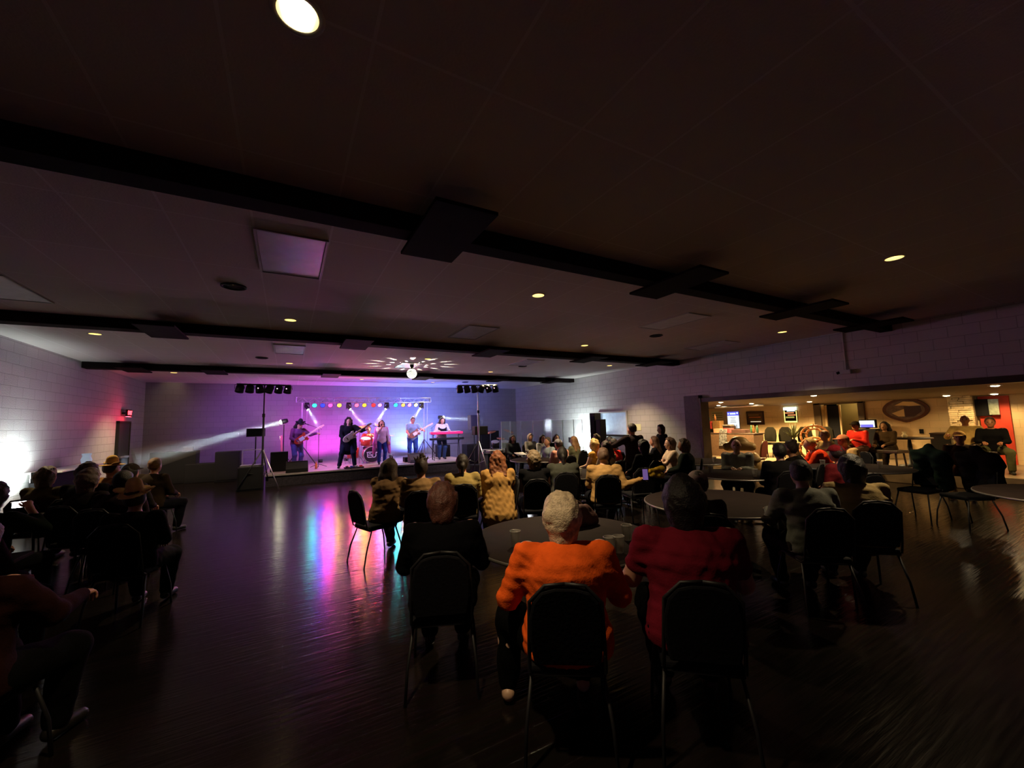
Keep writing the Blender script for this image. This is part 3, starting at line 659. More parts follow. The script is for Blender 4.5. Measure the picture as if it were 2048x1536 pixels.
#        spot colour, power, target
PL = {0: ((.05, .75, 1), 60, (.9, 17.3, 1.9)), 1: ((.02, .05, 1), 160, (1.1, 15.0, .35)), 2: ((1, .08, .75), 330, (1.4, 18.6, .6)), 3: ((1, .7, .2), 40, (1.7, 15.5, .35)), 4: ((1, .1, .5), 260, (2.2, 18.4, .7)), 5: ((1, .25, .08), 130, (2.7, 16.0, 1.0)),
      6: ((1, .02, .02), 110, (3.0, 16.2, .9)), 7: ((.8, .2, 1), 150, (3.2, 15.0, .35)), 8: ((.05, .55, 1), 230, (3.9, 18.5, 1.2)), 9: ((1, .4, .2), 60, (4.2, 15.6, .6)), 10: ((.7, .25, 1), 140, (4.6, 18.5, 1.3)), 11: ((.5, .6, 1), 130, (5.0, 18.5, 1.2))}
def par_can(x, y, z, name_, lab, colr, group, parent=None, aim=(0, -.55, -.8), lens=30, cat='stage light', r=.085, L_=.17):
    t = thing('par_light' if not parent else 'par_can', None if parent else lab, None if parent else cat, (x, y, z), 0, None if parent else group, None)
    if parent: t.parent = parent
    a = Vector(aim).normalized(); q_ = a.to_track_quat('Z', 'Y').to_matrix()
    obj('can', MB().lathe([(.001, -L_), (r * .55, -L_ * .95), (r * .8, -L_ * .5), (r, 0), (r + .004, .005), (r - .004, .005), (r - .006, -.03)], (0, 0, 0), 20, q_), BLK, t)
    obj('lens', MB().lathe([(.001, -.006), (r * .6, -.010), (r - .006, -.02)], (0, 0, 0), 20, q_), glow(name_, colr, lens) if lens else mat('dark_lens', (.05, .05, .06), .1), t)
    obj('yoke', MB().tube([(-r - .01, 0, -.0), (-r - .01, 0, .12), (r + .01, 0, .12), (r + .01, 0, 0)], .006, 6).cyl((0, 0, .12), (0, 0, .17), .012), BLK, t)
    return t
for i, (x, nm, c) in enumerate(PARS):
    p = par_can(x, 16.95, 2.56, 'par_lens_' + nm.replace(' ', '_'), '%s coloured stage lamp hanging from the silver truss' % nm, c, 'coloured lamps on the truss', aim=(0, -.9, -.35), lens=3)
    cc, pw, tg = PL[i]
    lamp('par_beam', 'SPOT', (x, 16.88, 2.50), pw * .6 * P_PAR, c, None, (x, 16.88 - 1.0, 1.9), .07, 165, 1)
MH = [(.61, (2.6, 15.6, -1.2), 'at the left end of the truss'), (2.08, (4.2, 16.0, -.4), 'between the yellow and rose lamps'), (3.54, (1.6, 16.2, -.4), 'between the lilac and turquoise lamps'), (4.99, (2.8, 16.2, -.4), 'at the right end of the truss')]
for x, tg, lb in MH:
    t = thing('moving_head_light', 'black moving head throwing a white beam, ' + lb, 'stage light', (x, 16.95, 2.68), 0, 'moving heads on the truss')
    obj('base', MB().box((0, 0, -.05), (.16, .14, .08)), BLKP, t, bevel=.01)
    obj('yoke', MB().box((-.085, 0, -.17), (.02, .09, .2)).box((.085, 0, -.17), (.02, .09, .2)), BLKP, t, bevel=.005)
    d = (Vector(tg) - Vector((x, 16.95, 2.49))).normalized(); q_ = d.to_track_quat('Z', 'Y').to_matrix()
    obj('head', MB().lathe([(.001, -.11), (.05, -.10), (.065, -.04), (.062, .08), (.055, .10)], (0, 0, -.19), 18, q_), BLKP, t)
    obj('lens', MB().lathe([(.001, .104), (.045, .10), (.055, .09)], (0, 0, -.19), 18, q_), glow('white_lens', (.9, .95, 1), 25), t)
    lamp('moving_beam', 'AREA', tuple(Vector((0, 0, -.19)) + d * .125), 4.5 * P_PAR, (.75, .85, 1), t, tuple(Vector((0, 0, -.19)) + d * 3), .08, 9)
# two beam lights behind the players
BT1 = (-4.3, 16.75, .80); BT2 = (9.6, 16.0, 1.62)
for x, y, z, tg, pw, lb in [(-.13, 17.4, 1.99, BT1, 6, 'bright yellow white beam light behind the left guitarist, aimed at the left wall'), (6.02, 17.4, 2.02, BT2, 3, 'bright beam light behind the keyboard player, aimed at the right wall')]:
    t = thing('beam_light', lb, 'stage light', (x, y, 0 if x > 7 else ZS), 0)
    z -= ZS
    obj('stand', MB().cyl((0, .05, .02), (0, .05, z - .12), .018).cyl((0, .05, .5), (.3, .2, .0), .012).cyl((0, .05, .5), (-.3, .2, .0), .012).cyl((0, .05, .5), (0, -.3, .0), .012), BLK, t)
    d = (Vector(tg) - Vector((x, y, z + ZS))).normalized(); q_ = d.to_track_quat('Z', 'Y').to_matrix()
    obj('head', MB().lathe([(.001, -.14), (.07, -.13), (.09, -.05), (.085, .05), (.08, .09)], (0, 0, z), 20, q_), BLKP, t)
    obj('lens', MB().sph(tuple(Vector((0, 0, z)) + d * .085), .078, 14, 10), glow('flare_lens', (1, .98, .62), 60), t)
    lamp('beam', 'AREA', tuple(Vector((0, 0, z)) + d * .19), pw * P_PAR, (.78, .92, 1), t, tuple(Vector((0, 0, z)) + d * 3), .13, 9)
    lamp('spill', 'POINT', (0, -.14, z), 3 * P_PAR, (1, .98, .8), t, size=.07)
# PAR trees
def tree(x, y, z1, rz, label, hub, off, seed):
    t = thing('light_tree', label, 'stage light', (x, y, 0), rz)
    obj('mast', MB().cyl((0, 0, .35), (0, 0, z1 - .9), .028).cyl((0, 0, z1 - 1.0), (0, 0, z1), .018), BLK if hub else ALU, t)
    obj('collar', MB().cyl((0, 0, z1 - .95), (0, 0, z1 - .85), .04), BLK, t)
    for a in range(3): obj('leg', MB().tube([(0, 0, 1.15), (.62 * math.cos(a * 2.094 + off), .62 * math.sin(a * 2.094 + off), .015)], .016).tube([(0, 0, .4), (.36 * math.cos(a * 2.094 + off), .36 * math.sin(a * 2.094 + off), .5)], .010), ALU if a == 0 else BLK, t)
    obj('crossbar', MB().cyl((-.68, 0, z1), (.68, 0, z1), .018), BLK, t)
    rs = random.Random(seed)
    for i in range(6):
        p = thing('par_can', None, None, (-.6 + .24 * i, 0, z1 - .14)); p.scale = (1.2, 1.2, 1.2); p.parent = t
        a = Vector((rs.uniform(-.3, .3), -.2, -.8)).normalized(); q_ = a.to_track_quat('Z', 'Y').to_matrix()
        obj('can', MB().lathe([(.001, -.13), (.06, -.12), (.085, -.06), (.09, .08), (.086, .08), (.08, .05)], (0, 0, 0), 18, q_), BLK, p)
        obj('lens', MB().lathe([(.001, .055), (.08, .05)], (0, 0, 0), 18, q_), mat('dark_lens', (.08, .08, .09), .1), p)
        obj('yoke', MB().tube([(-.1, 0, 0), (-.1, 0, .1), (.1, 0, .1), (.1, 0, 0)], .006, 6), BLK, p)
        if i in (4, 5) or rs.random() < .4: obj('indicator', MB().sph((-.04, -.085, .02), .012, 6, 4), glow('small_indicator', (1, .5, .75), 3), p)
    return t
tree(-.62, 13.75, 3.02, .12, 'tall tripod light tree with six dark cans left of the stage', True, -.9, 3)
tree(5.60, 12.4, 3.0, -.35, 'tall tripod light tree with six dark cans right of the stage', False, -1.1, 5)
# front light comes from the cans on the two trees
def front(x, y, z, tg, c, pw, ang=70):
    pw *= .36 if tg[1] > 18 else .8
    lamp('front_beam', 'SPOT', (x, y, z), pw * P_PAR, c, None, tg, .06, 52 if tg[1] > 18 and c[0] > .9 else ang, .9)
for x, tg, c, pw in [(-1.2, (1.4, 18.6, .9), (1, .06, .85), 800), (-.95, (-.8, 18.6, 1.6), (.40, .10, 1), 750), (-.7, (1.8, 15.5, 1.2), (.45, .3, 1), 350), (-.45, (3.9, 18.6, 1.3), (.08, .22, 1), 700), (-.2, (3.0, 15.5, 1.2), (1, .3, .7), 330), (-.05, (4.6, 16, 1.3), (.6, .6, 1), 400)]:
    front(x, 13.9, 2.86, tg, c, pw)
for x, tg, c, pw in [(6.1, (1.5, 18.6, .7), (1, .06, .8), 600), (5.85, (4.0, 18.6, 1.6), (.08, .24, 1), 750), (5.6, (6.6, 18.6, 1.6), (.18, .22, 1), 900), (5.35, (4.6, 15.6, 1.2), (.75, .75, 1), 500), (5.1, (5.4, 15.2, 1.2), (.9, .6, .9), 600)]:
    front(x, 12.5 + (5.6 - x) * .36, 2.84, tg, c, pw)
# mirror ball
t = thing('mirror_ball', 'sparkling mirror ball light hanging before the farthest beam, dotting the ceiling', 'mirror ball', (3.15, 11.64, 3.225))
obj('motor', MB().lathe([(.001, .264), (.05, .264), (.055, .25), (.05, .20), (.03, .18), (.03, .14), (.001, .14)], n=20), BLKP, t)
sp_ = MB(); lt = MB(); lu = MB(); n, m_ = 26, 20; rr = .145
for k in range(m_):
    for i in range(n):
        a0, a1 = math.pi * k / m_, math.pi * (k + 1) / m_; t0, t1 = 2 * math.pi * i / n, 2 * math.pi * (i + 1) / n
        P = [Vector((rr * math.sin(a) * math.cos(u), rr * math.sin(a) * math.sin(u), -rr * math.cos(a))) for a, u in ((a0, t0), (a0, t1), (a1, t1), (a1, t0))]
        el = 90 - math.degrees(math.pi - (a0 + a1) / 2)
        if el > 9:
            hole = el < 38 and (i % 2 == 0 if el < 18 else (i + 1) % 3 == 0 if el < 27 else i % 5 == 0)
            if hole: c = sum(P, Vector()) / 4; sp_.add([c.lerp(p, .36) for p in P] + P, [(0, 1, 5, 4), (1, 2, 6, 5), (2, 3, 7, 6), (3, 0, 4, 7)], True)
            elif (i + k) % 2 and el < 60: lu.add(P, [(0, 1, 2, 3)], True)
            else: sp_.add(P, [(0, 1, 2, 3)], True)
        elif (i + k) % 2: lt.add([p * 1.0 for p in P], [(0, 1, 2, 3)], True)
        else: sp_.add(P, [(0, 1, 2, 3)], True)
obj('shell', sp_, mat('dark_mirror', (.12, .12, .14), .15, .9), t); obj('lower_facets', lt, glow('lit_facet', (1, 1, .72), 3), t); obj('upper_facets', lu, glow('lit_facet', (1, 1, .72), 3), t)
lamp('ball_light', 'POINT', (0, 0, .0), 650, (1, .95, .75), t, size=.004)
# backdrop, monitors, amps
def wedge(x, y, z, w_, label, m, rz=0):
    t = thing('stage_monitor', label, 'speaker', (x, y, z), rz); mb = MB()
    mb.prism([(-.2, 0), (.2, 0), (.2, .12), (-.02, .33), (-.2, .33)], (0, 0, 0), (0, -1, 0), (0, 0, 1), (1, 0, 0), w_)
    obj('cabinet', mb, m, t, bevel=.008); obj('grille', MB().prism([(.195, .135), (-.005, .325), (.0, .335), (.205, .145)], (0, 0, 0), (0, 1, 0), (0, 0, 1), (1, 0, 0), w_ * .9), GRILLE, t); return t
wedge(.28, 14.55, ZS, .62, 'black wedge stage monitor in front of the left guitarist', BLKP)
wedge(4.15, 14.75, ZS, .55, 'wedge stage monitor in front of the guitarist in the pale blue shirt', mat('grey_plastic', (.05, .045, .06), .6, spec=.2))
def cab(name, x, y, z, d, label, cat='amplifier', rz=0, group=None, gr=True):
    t = thing(name, label, cat, (x, y, z), rz, group); obj('cabinet', MB().box((0, 0, d[2] / 2), d), BLKP, t, bevel=.012)
    if gr: obj('grille', MB().box((0, -d[1] / 2 - .004, d[2] / 2), (d[0] * .86, .012, d[2] * .86)), GRILLE, t, bevel=.003)
    return t
cab('guitar_amplifier', -.22, 15.3, ZS, (.5, .35, .62), 'black amplifier behind the left monitor wedge')
cab('subwoofer', -.9, 14.0, 0, (.62, .6, .66), 'black subwoofer on the floor left of the stage', 'speaker')
t = thing('equipment_frame', 'open rack frame with a glassy panel standing on the black subwoofer', 'rack', (-.87, 14.1, .66))
obj('shelf', MB().box((0, 0, .02), (.6, .4, .04)), ALU, t); f = MB()
for xx in (-.27, .27):
    f.cyl((xx, .15, .04), (xx, .15, .46), .012)
f.cyl((-.27, .15, .46), (.27, .15, .46), .012); obj('rails', f, ALU, t)
sc_ = thing('speaker_on_pole', 'small dark speaker seen from the back on a pole above the black subwoofer', 'speaker', (-.84, 14.5, 0)); obj('pole', MB().cyl((0, 0, .02), (0, 0, 1.5), .018), BLK, sc_)
obj('foot', MB().cyl((0, 0, 0), (0, 0, .03), .16), BLK, sc_)
obj('cabinet', MB().box((0, 0, 1.63), (.48, .25, .25)), BLKP, sc_, bevel=.015)
cab('amplifier_stack', -1.75, 16.9, 0, (.7, .5, 1.0), 'dark amplifier stack against the back wall left of the stage')
cab('road_case', -2.5, 17.3, 0, (.9, .6, .62), 'low dark road case against the back wall, left of the amplifier stack', 'case', gr=False)
cab('covered_piano', -3.3, 17.6, 0, (1.2, .7, 1.05), 'tall dark covered cabinet in the back left corner by the exit door', 'cabinet', gr=False)
t = thing('paper_box', 'small pale box standing on the dark cabinet near the exit door', 'box', (-2.95, 17.5, 1.05)); obj('box', MB().box((0, 0, .07), (.26, .2, .14)), mat('grey_card', (.35, .33, .36), .7), t, bevel=.004)
# guitar on a stand
def guitar(label, bodym, loc, rot, double=False, neckm=None, L_=1.0, name='electric_guitar'):
    t = thing(name, label, 'guitar'); t.location = loc; t.rotation_euler = rot
    pts = []
    for i in range(40):
        a = 2 * math.pi * i / 40; r = .155 + .035 * math.cos(2 * a) - .03 * math.exp(-((abs(((a - math.pi / 2 + math.pi) % (2 * math.pi)) - math.pi)) / .35) ** 2)
        x, y = r * .9 * math.sin(a), r * 1.15 * math.cos(a)
        if y > .08: x *= 1.15 if double else 1
        pts.append((x, y))
    pts = [(x + (.03 * (1 if x > 0 else -1) if y > .09 else 0), y + (.06 * (abs(x) > .07) if y > .06 else 0)) for x, y in pts]
    b = MB(); b.prism(pts, (0, 0, 0), (1, 0, 0), (0, 1, 0), (0, 0, 1), .042); obj('body', b, bodym, t, bevel=.008)
    obj('pickguard', MB().box((0, .03, .023), (.12, .16, .004)), WHT, t, bevel=.001)
    obj('neck', MB().box((0, .40, .012), (.055, .56, .026)), neckm or mat('maple', (.75, .5, .32), .35), t, bevel=.006)
    obj('headstock', MB().prism([(-.03, 0), (.03, 0), (.045, .06), (.03, .19), (-.02, .17), (-.035, .05)], (0, .68, .008), (1, 0, 0), (0, 1, 0), (0, 0, 1), .018), neckm or mat('maple', (.75, .5, .32), .35), t, bevel=.003)
    obj('bridge', MB().box((0, -.08, .026), (.08, .025, .014)), CHROME, t)
    k_ = MB()
    for j in range(6): k_.cyl((-.036 - .02, .70 + j * .025, .008), (-.03, .70 + j * .025, .008), .006, n=6)
    obj('tuning_pegs', k_, CHROME, t)
    return t
guitar('red spare guitar leaning on a stand left of the left guitarist', RED, (-.15, 15.9, ZS + .30), (math.radians(78), 0, 0.25))
t = thing('guitar_stand', 'thin black stand holding the spare red guitar', 'stand', (-.15, 16.0, ZS)); obj('tube', MB().tube([(-.15, -.18, 0), (0, 0, .45), (.15, -.18, 0)], .009).cyl((0, 0, .45), (0, .2, .0), .009).cyl((0, 0, .45), (-.05, .03, .8), .009), BLK, t)
def mic(x, y, z0, h_, label, boom=(.0, -.3, .1), base='tripod'):
    t = thing('microphone_stand', label, 'microphone stand', (x, y, z0)); obj('pole', MB().cyl((0, 0, .02), (0, 0, h_), .009), BLK, t); lg_ = MB()
    for a in range(3): lg_.cyl((0, 0, .12), (.3 * math.cos(a * 2.09 + .4), .3 * math.sin(a * 2.09 + .4), .01), .008)
    obj('tripod_foot', lg_, BLK, t); b = Vector(boom); obj('boom', MB().cyl(tuple(Vector((0, 0, h_)) - b * .3), tuple(Vector((0, 0, h_)) + b), .007), BLK, t)
    e = Vector((0, 0, h_)) + b; obj('microphone', MB().cyl(tuple(e), tuple(e + b.normalized() * .12), .012, .016).sph(tuple(e + b.normalized() * .14), .026, 10, 8), BLKP, t)
    return t
mic(.95, 15.6, ZS, 1.35, 'black microphone stand right of the left guitarist', (-.3, .0, .12))
mic(4.92, 15.3, ZS, 1.25, 'microphone stand between the pale blue shirted guitarist and the keyboard', (.25, .1, .15))
# keyboards
t = thing('keyboard', 'red topped keyboard on the upper tier of its stand', 'keyboard', (5.38, 14.95, ZS + .98), -.12)
obj('case', MB().box((0, 0, .05), (1.25, .34, .1)), mat('red_keyboard', (.75, .02, .12), .35, coat=.4), t, bevel=.012)
kb = MB()
for i in range(44): kb.box((-.58 + i * .0268, .07, .105), (.024, .14, .014))
obj('keys', kb, WHT, t); obj('panel', MB().box((0, -.09, .103), (1.2, .1, .006)), BLKP, t)
t = thing('keyboard', 'thin black keyboard on the lower tier of the stand', 'keyboard', (5.42, 15.02, ZS + .76), -.12); obj('case', MB().box((0, 0, .04), (1.3, .3, .08)), BLKP, t, bevel=.01); kb = MB()
for i in range(46): kb.box((-.6 + i * .0268, .06, .083), (.024, .13, .01))
obj('keys', kb, WHT, t)
t = thing('keyboard_stand', 'black two tier keyboard stand', 'stand', (5.4, 15.0, ZS), -.12); f = MB()
for k in (-1, 1):
    f.cyl((.5 * k, -.15, 0), (.5 * k, .1, .98), .014).cyl((.5 * k, .2, 0), (.5 * k, .1, .98), .014).cyl((.5 * k, -.15, .95), (.5 * k, .17, .97), .012).cyl((.5 * k, -.13, .73), (.5 * k, .17, .75), .012)
f.cyl((-.5, .1, .6), (.5, .1, .6), .012); obj('frame', f, BLK, t)
cab('guitar_amplifier', 5.75, 16.45, ZS, (.55, .35, .5), 'dark amplifier at the right back corner of the stage')
t = thing('effects_unit', 'low black effects box with bright reflections on the stage floor', 'effects box', (4.2, 15.3, ZS)); obj('case', MB().box((0, 0, .09), (.75, .35, .18)), BLKP, t, bevel=.01); obj('display', MB().box((-.1, -.178, .11), (.08, .006, .03)), glow('white_display', (1, 1, 1), 3), t); obj('handle', MB().tube([(-.3, -.18, .1), (-.3, -.22, .1), (.3, -.22, .1), (.3, -.18, .1)], .007), CHROME, t)
t = thing('pedal_board', 'pedal board with cables at the feet of the long haired guitarist', 'pedal board', (1.95, 14.42, ZS)); obj('board', MB().box((0, 0, .02), (.6, .28, .035)), BLKP, t, bevel=.005); pp = MB()
for i in range(4): obj('pedal', MB().box((-.22 + i * .145, 0, .06), (.09, .13, .05)), (CHROME, mat('pedal_blue', (.05, .12, .5), .4), mat('pedal_grey', (.3, .3, .32), .4), RED)[i], t, bevel=.006)
t = thing('bottle', 'small orange bottle on the stage floor behind the wedge monitor', 'bottle', (.86, 15.2, ZS)); obj('bottle', MB().lathe([(.001, 0), (.033, .0), (.034, .15), (.014, .19), (.014, .23), (.001, .23)], n=14), mat('orange_drink', (1, .25, .05), .3), t)
def cables(lb, P, m):
    o = obj('cable', MB().tube(P, .006, 6), m); return prop(o, lb, 'cable', 'cables on the stage')
cables('dark cable trailing over the front edge of the stage below the long haired guitarist', [(1.7, 14.4, ZS + .008), (1.8, 14.28, ZS + .008), (1.85, 14.2, ZS), (1.86, 14.19, .05), (2.1, 14.05, .008), (2.5, 14.12, .008)], BLKP)
cables('pale cable looping on the stage floor in front of the drum kit', [(2.1, 14.9, ZS + .008), (2.5, 14.7, ZS + .008), (3.0, 14.85, ZS + .008), (3.5, 14.6, ZS + .008), (4.0, 14.7, ZS + .008)], mat('pale_rubber', (.4, .38, .4), .5))
# small wash lights on the floor behind the kit: the source of the magenta pool on the wall
for i, (x, c, pw, nm) in enumerate([(1.15, (1, .06, .82), 120, 'magenta'), (2.1, (.95, .05, .9), 100, 'pink'), (3.9, (.10, .18, 1), 70, 'blue'), (4.9, (.12, .20, 1), 1000, 'lavender')]):
    t = thing('floor_wash_light', '%s floor wash light behind the band lighting the back wall' % nm, 'stage light', (x, 17.75, ZS), 0, 'floor wash lights')
    obj('can', MB().lathe([(.001, 0), (.08, 0), (.085, .12), (.08, .12), (.07, .10)], n=18), BLK, t); obj('lens', MB().lathe([(.001, .10), (.07, .10)], n=18), glow('wash_' + nm, c, 4), t)
    lamp('wash', 'SPOT', (0, 0, .14), pw * P_PAR, c, t, (0, .28, .9), .05, 150, .8)

# right of the stage: cloth covered table, second kit behind acrylic shields, speakers
t = thing('mixing_table', 'table covered to the floor with dark green cloth right of the stage', 'table', (6.35, 12.6, 0)); obj('cloth', MB().box((0, 0, .33), (1.0, .7, .66), taper=.97), mat('dark_green_cloth', (.02, .05, .045), .9), t, bevel=.02); obj('table_top', MB().box((0, 0, .68), (1.02, .72, .03)), BLKP, t, bevel=.005)
t = thing('mixer', 'mixer with pale knobs lying on the green clothed table', 'mixer', (6.25, 12.55, .695)); obj('case', MB().box((0, 0, .04), (.5, .35, .08)), mat('grey_plastic2', (.25, .25, .27), .45), t, bevel=.008)
kk = MB()
for i in range(8):
    for j in range(3): kk.cyl((-.2 + i * .055, -.1 + j * .08, .08), (-.2 + i * .055, -.1 + j * .08, .1), .009, n=6)
obj('knobs', kk, WHT, t)
t = thing('speaker_on_pole', 'black monitor speaker on a pole right of the stage, beside the light tree', 'speaker', (5.9, 12.95, 0)); obj('pole', MB().cyl((0, 0, 0), (0, 0, 1.32), .02), BLK, t); obj('cabinet', MB().box((0, 0, 1.46), (.5, .28, .3)), BLKP, t, bevel=.015)
lg_ = MB()
for a in range(3): lg_.cyl((0, 0, .6), (.45 * math.cos(a * 2.09), .45 * math.sin(a * 2.09), .01), .012)
obj('tripod_foot', lg_, BLK, t)
t = thing('tall_speaker', 'grey upright speaker behind the pole mounted black one, back right corner', 'speaker', (6.75, 15.4, 0)); obj('pole', MB().cyl((0, 0, 0), (0, 0, 1.45), .02), BLK, t); obj('cabinet', MB().box((0, 0, 1.75), (.42, .36, .62)), mat('grey_plastic', (.05, .045, .06), .6, spec=.2), t, bevel=.015); obj('foot', MB().cyl((0, 0, 0), (0, 0, .03), .25), BLK, t)
cab('amplifier_stack', 8.1, 16.9, 0, (.9, .5, 1.35), 'dark stacked equipment in the back right corner', gr=True)
cab('road_case', 7.2, 16.6, 0, (.8, .6, .8), 'black road case between the grey speaker and the stacked equipment', 'case', gr=False)
ACR = mat('clear_acrylic', (.80, .95, .93), .08, alpha=.24)
def shield(x, y, rz, label, n=4):
    t = thing('acrylic_shield', label, 'screen', (x, y, 0), rz)
    for i in range(n):
        a = (i - (n - 1) / 2) * .5; X = (i - (n - 1) / 2) * .46; Y = .35 * (abs(i - (n - 1) / 2) / 2) ** 2 * -1
        p = obj('panel', MB().box((0, 0, .9), (.46, .012, 1.7)), ACR, t, loc=(X, Y, 0), rot=(0, 0, (-1 if X > 0 else 1) * .35 * abs(i - (n - 1) / 2)))
        obj('edge', MB().box((-.23, 0, .9), (.012, .02, 1.72)).box((.23, 0, .9), (.012, .02, 1.72)), mat('frosted_edge', (.8, .9, .88), .3), p)
    return t
shield(8.55, 14.6, -.35, 'clear acrylic drum shield with folded panels, left of the white floodlight')
shield(9.75, 12.95, -1.1, 'clear acrylic shield standing in front of the white floodlight', 3)
drumkit(7.9, 15.3, 0, 'dark second drum kit behind the acrylic shield', mat('black_lacquer', (.02, .02, .02), .2), True, -.4)
t = thing('column_speaker', 'tall black column speaker beside the blue shuttered service window', 'speaker', (8.98, 10.36, 0), .1); t.scale = (.88, .88, .99); obj('base', MB().box((0, 0, .06), (.5, .5, .12)), BLKP, t, bevel=.01); obj('column', MB().box((0, .06, 1.04), (.34, .26, 1.85)), BLKP, t, bevel=.012); obj('grille', MB().box((-.175, .06, 1.1), (.012, .22, 1.5)), GRILLE, t); obj('side_box', MB().box((0, -.2, .95), (.3, .25, 1.6)), BLKP, t, bevel=.01)
def flood(x, y, z, rz, label, pw, tilt, angle=150):
    t = thing('flood_light', label, 'floodlight', (x, y, 0), rz); obj('stand', MB().cyl((0, 0, .02), (0, 0, z), .016), BLK, t); obj('foot', MB().cyl((0, 0, 0), (0, 0, .025), .16), BLK, t)
    obj('housing', MB().box((0, 0, z), (.30, .07, .2)), BLKP, t, bevel=.01); obj('lamp_face', MB().box((0, .04, z), (.26, .012, .16)), glow('white_flood', (.92, 1, .95), 45), t)
    lamp('flood', 'SPOT', (0, .07, z), pw, (.86, 1.0, .95), t, (0, 1, z + tilt), .10, angle, .6)
    return t
t = flood(9.85, 12.9, .95, -math.pi / 2 + .1, 'white floodlight glaring against the right wall behind the crowd', P_FLOOD_R, .35, 165)
t = flood(-4.05, 10.95, .95, math.pi / 2 - .05, 'white floodlight glaring against the left wall behind the seated crowd', P_FLOOD_L, .5, 165)
t = thing('music_stand', 'low stand with a brightly lit white sheet right of the stage', 'stand', (6.62, 11.4, 0)); obj('pole', MB().cyl((0, 0, .02), (0, 0, .66), .01), BLK, t); lg_ = MB()
for a in range(3): lg_.cyl((0, 0, .2), (.25 * math.cos(a * 2.09), .25 * math.sin(a * 2.09), .01), .008)
obj('tripod_foot', lg_, BLK, t); obj('sheet', MB().box((0, 0, .69), (.34, .28, .012), M=Matrix.Rotation(.25, 3, 'X')), WHT, t)
t = thing('floor_glare_lamp', 'small glowing lamp added for the white floor reflection right of the curly haired woman', 'stage light', (4.55, 7.55, 0)); obj('stand', MB().cyl((0, 0, 0), (0, 0, .3), .012).cyl((0, 0, .02), (.14, .05, .01), .008).cyl((0, 0, .02), (-.14, .05, .01), .008), BLK, t); obj('head', MB().cyl((0, .08, .34), (0, -.02, .34), .05), BLK, t); obj('lens', MB().cyl((0, -.02, .34), (0, -.03, .34), .045), glow('white_lens', (.9, .95, 1), 25), t)  # glowing lens added in place of a white reflection on the floor

# ------------------------------------------------------------ furniture
def make_chair(label, pad, frm, crown=.9):
    t = thing('stacking_chair', label, 'chair', (0, 0, 0), 0, 'black stacking chairs')
    obj('seat', MB().box((0, .02, .445), (.40, .40, .055)), pad, t, bevel=.022, seg=3)
    pts = []
    for a, b in [(-.165, 0), (-.185, .12), (-.185, .24), (-.165, .33), (-.12, .385), (-.05, .405), (.05, .405), (.12, .385), (.165, .33), (.185, .24), (.185, .12), (.165, 0)]: pts.append((a, b))
    tl = .17; obj('backrest', MB().prism(pts, (0, -.215, .50), (1, 0, 0), (0, -math.sin(tl), math.cos(tl)), (0, math.cos(tl), math.sin(tl)), .045), pad, t, bevel=.014)
    f = MB(); f.tube([(-.19, .20, .42), (.19, .20, .42), (.19, -.17, .42), (-.19, -.17, .42), (-.19, .20, .42)], .010, 6)
    for k in (-1, 1): f.tube([(.19 * k, -.14, .42), (.192 * k, -.20, .45), (.190 * k, -.225, .56), (.180 * k, -.275, .82), (.10 * k, -.292, .905), (0, -.295, .915)], .010, 6)
    obj('frame', f, frm, t)
    for kx in (-1, 1):
        obj('leg', MB().tube([(.185 * kx, .19, .42), (.215 * kx, .25, .2), (.225 * kx, .27, .0)], .010, 6), frm, t)
        obj('leg', MB().tube([(.185 * kx, -.14, .42), (.215 * kx, -.22, .2), (.225 * kx, -.26, .0)], .010, 6), frm, t)
    return t
ch0 = [None]
def chair(x, y, rz, label, group='black stacking chairs'):
    if ch0[0] is None: ch0[0] = make_chair(label, VINYL, BLK); ch0[0].location = (x, y, 0); ch0[0].rotation_euler = (0, 0, rz * D2R); return ch0[0]
    return dup(ch0[0], (x, y, 0), rz * D2R, label, group)
def round_table(x, y, r, label, group=None, z=.75):
    t = thing('round_table', label, 'table', (x, y, 0), 0, group or 'round tables')
    obj('table_top', MB().lathe([(.001, z), (r - .01, z), (r, z - .008), (r, z - .022), (r - .01, z - .03), (.001, z - .03)], n=48), TABLEM, t)
    obj('edge_band', MB().lathe([(r, z - .004), (r + .006, z - .006), (r + .006, z - .026), (r, z - .028)], n=48), mat('metal_band', (.25, .24, .22), .4, .8), t)
    obj('pedestal', MB().cyl((0, 0, .05), (0, 0, z - .03), .04), BLK, t); f = MB()
    for a in range(4): f.tube([(0, 0, .08), (.38 * math.cos(a * 1.57 + .4), .38 * math.sin(a * 1.57 + .4), .03)], .022)
    obj('foot', f, BLK, t); return t
def long_table(x, y, rz, L_, w_, label, z=.75):
    t = thing('folding_table', label, 'table', (x, y, 0), rz * D2R, 'long tables'); obj('table_top', MB().box((0, 0, z - .018), (L_, w_, .032)), TABLEM, t, bevel=.006)
    for kx in (-1, 1):
        for ky in (-1, 1): obj('leg', MB().cyl((kx * (L_ / 2 - .18), ky * (w_ / 2 - .08), 0), (kx * (L_ / 2 - .22), ky * (w_ / 2 - .1), z - .03), .014), BLK, t)
    return t
cup0 = [None]
def cup(x, y, label, z=.75):
    if cup0[0] is None:
        cup0[0] = t = thing('plastic_cup', label, 'cup', (x, y, z), 0, 'plastic cups on the tables'); obj('cup_wall', MB().lathe([(.001, .003), (.029, .003), (.042, .118), (.044, .12), (.043, .121), (.040, .117), (.027, .006)], n=20), CUP, t); obj('rim', MB().lathe([(.042, .116), (.0455, .119), (.042, .122), (.040, .119), (.042, .116)], n=20), CUP, t); return t
    return dup(cup0[0], (x, y, z), 0, label)

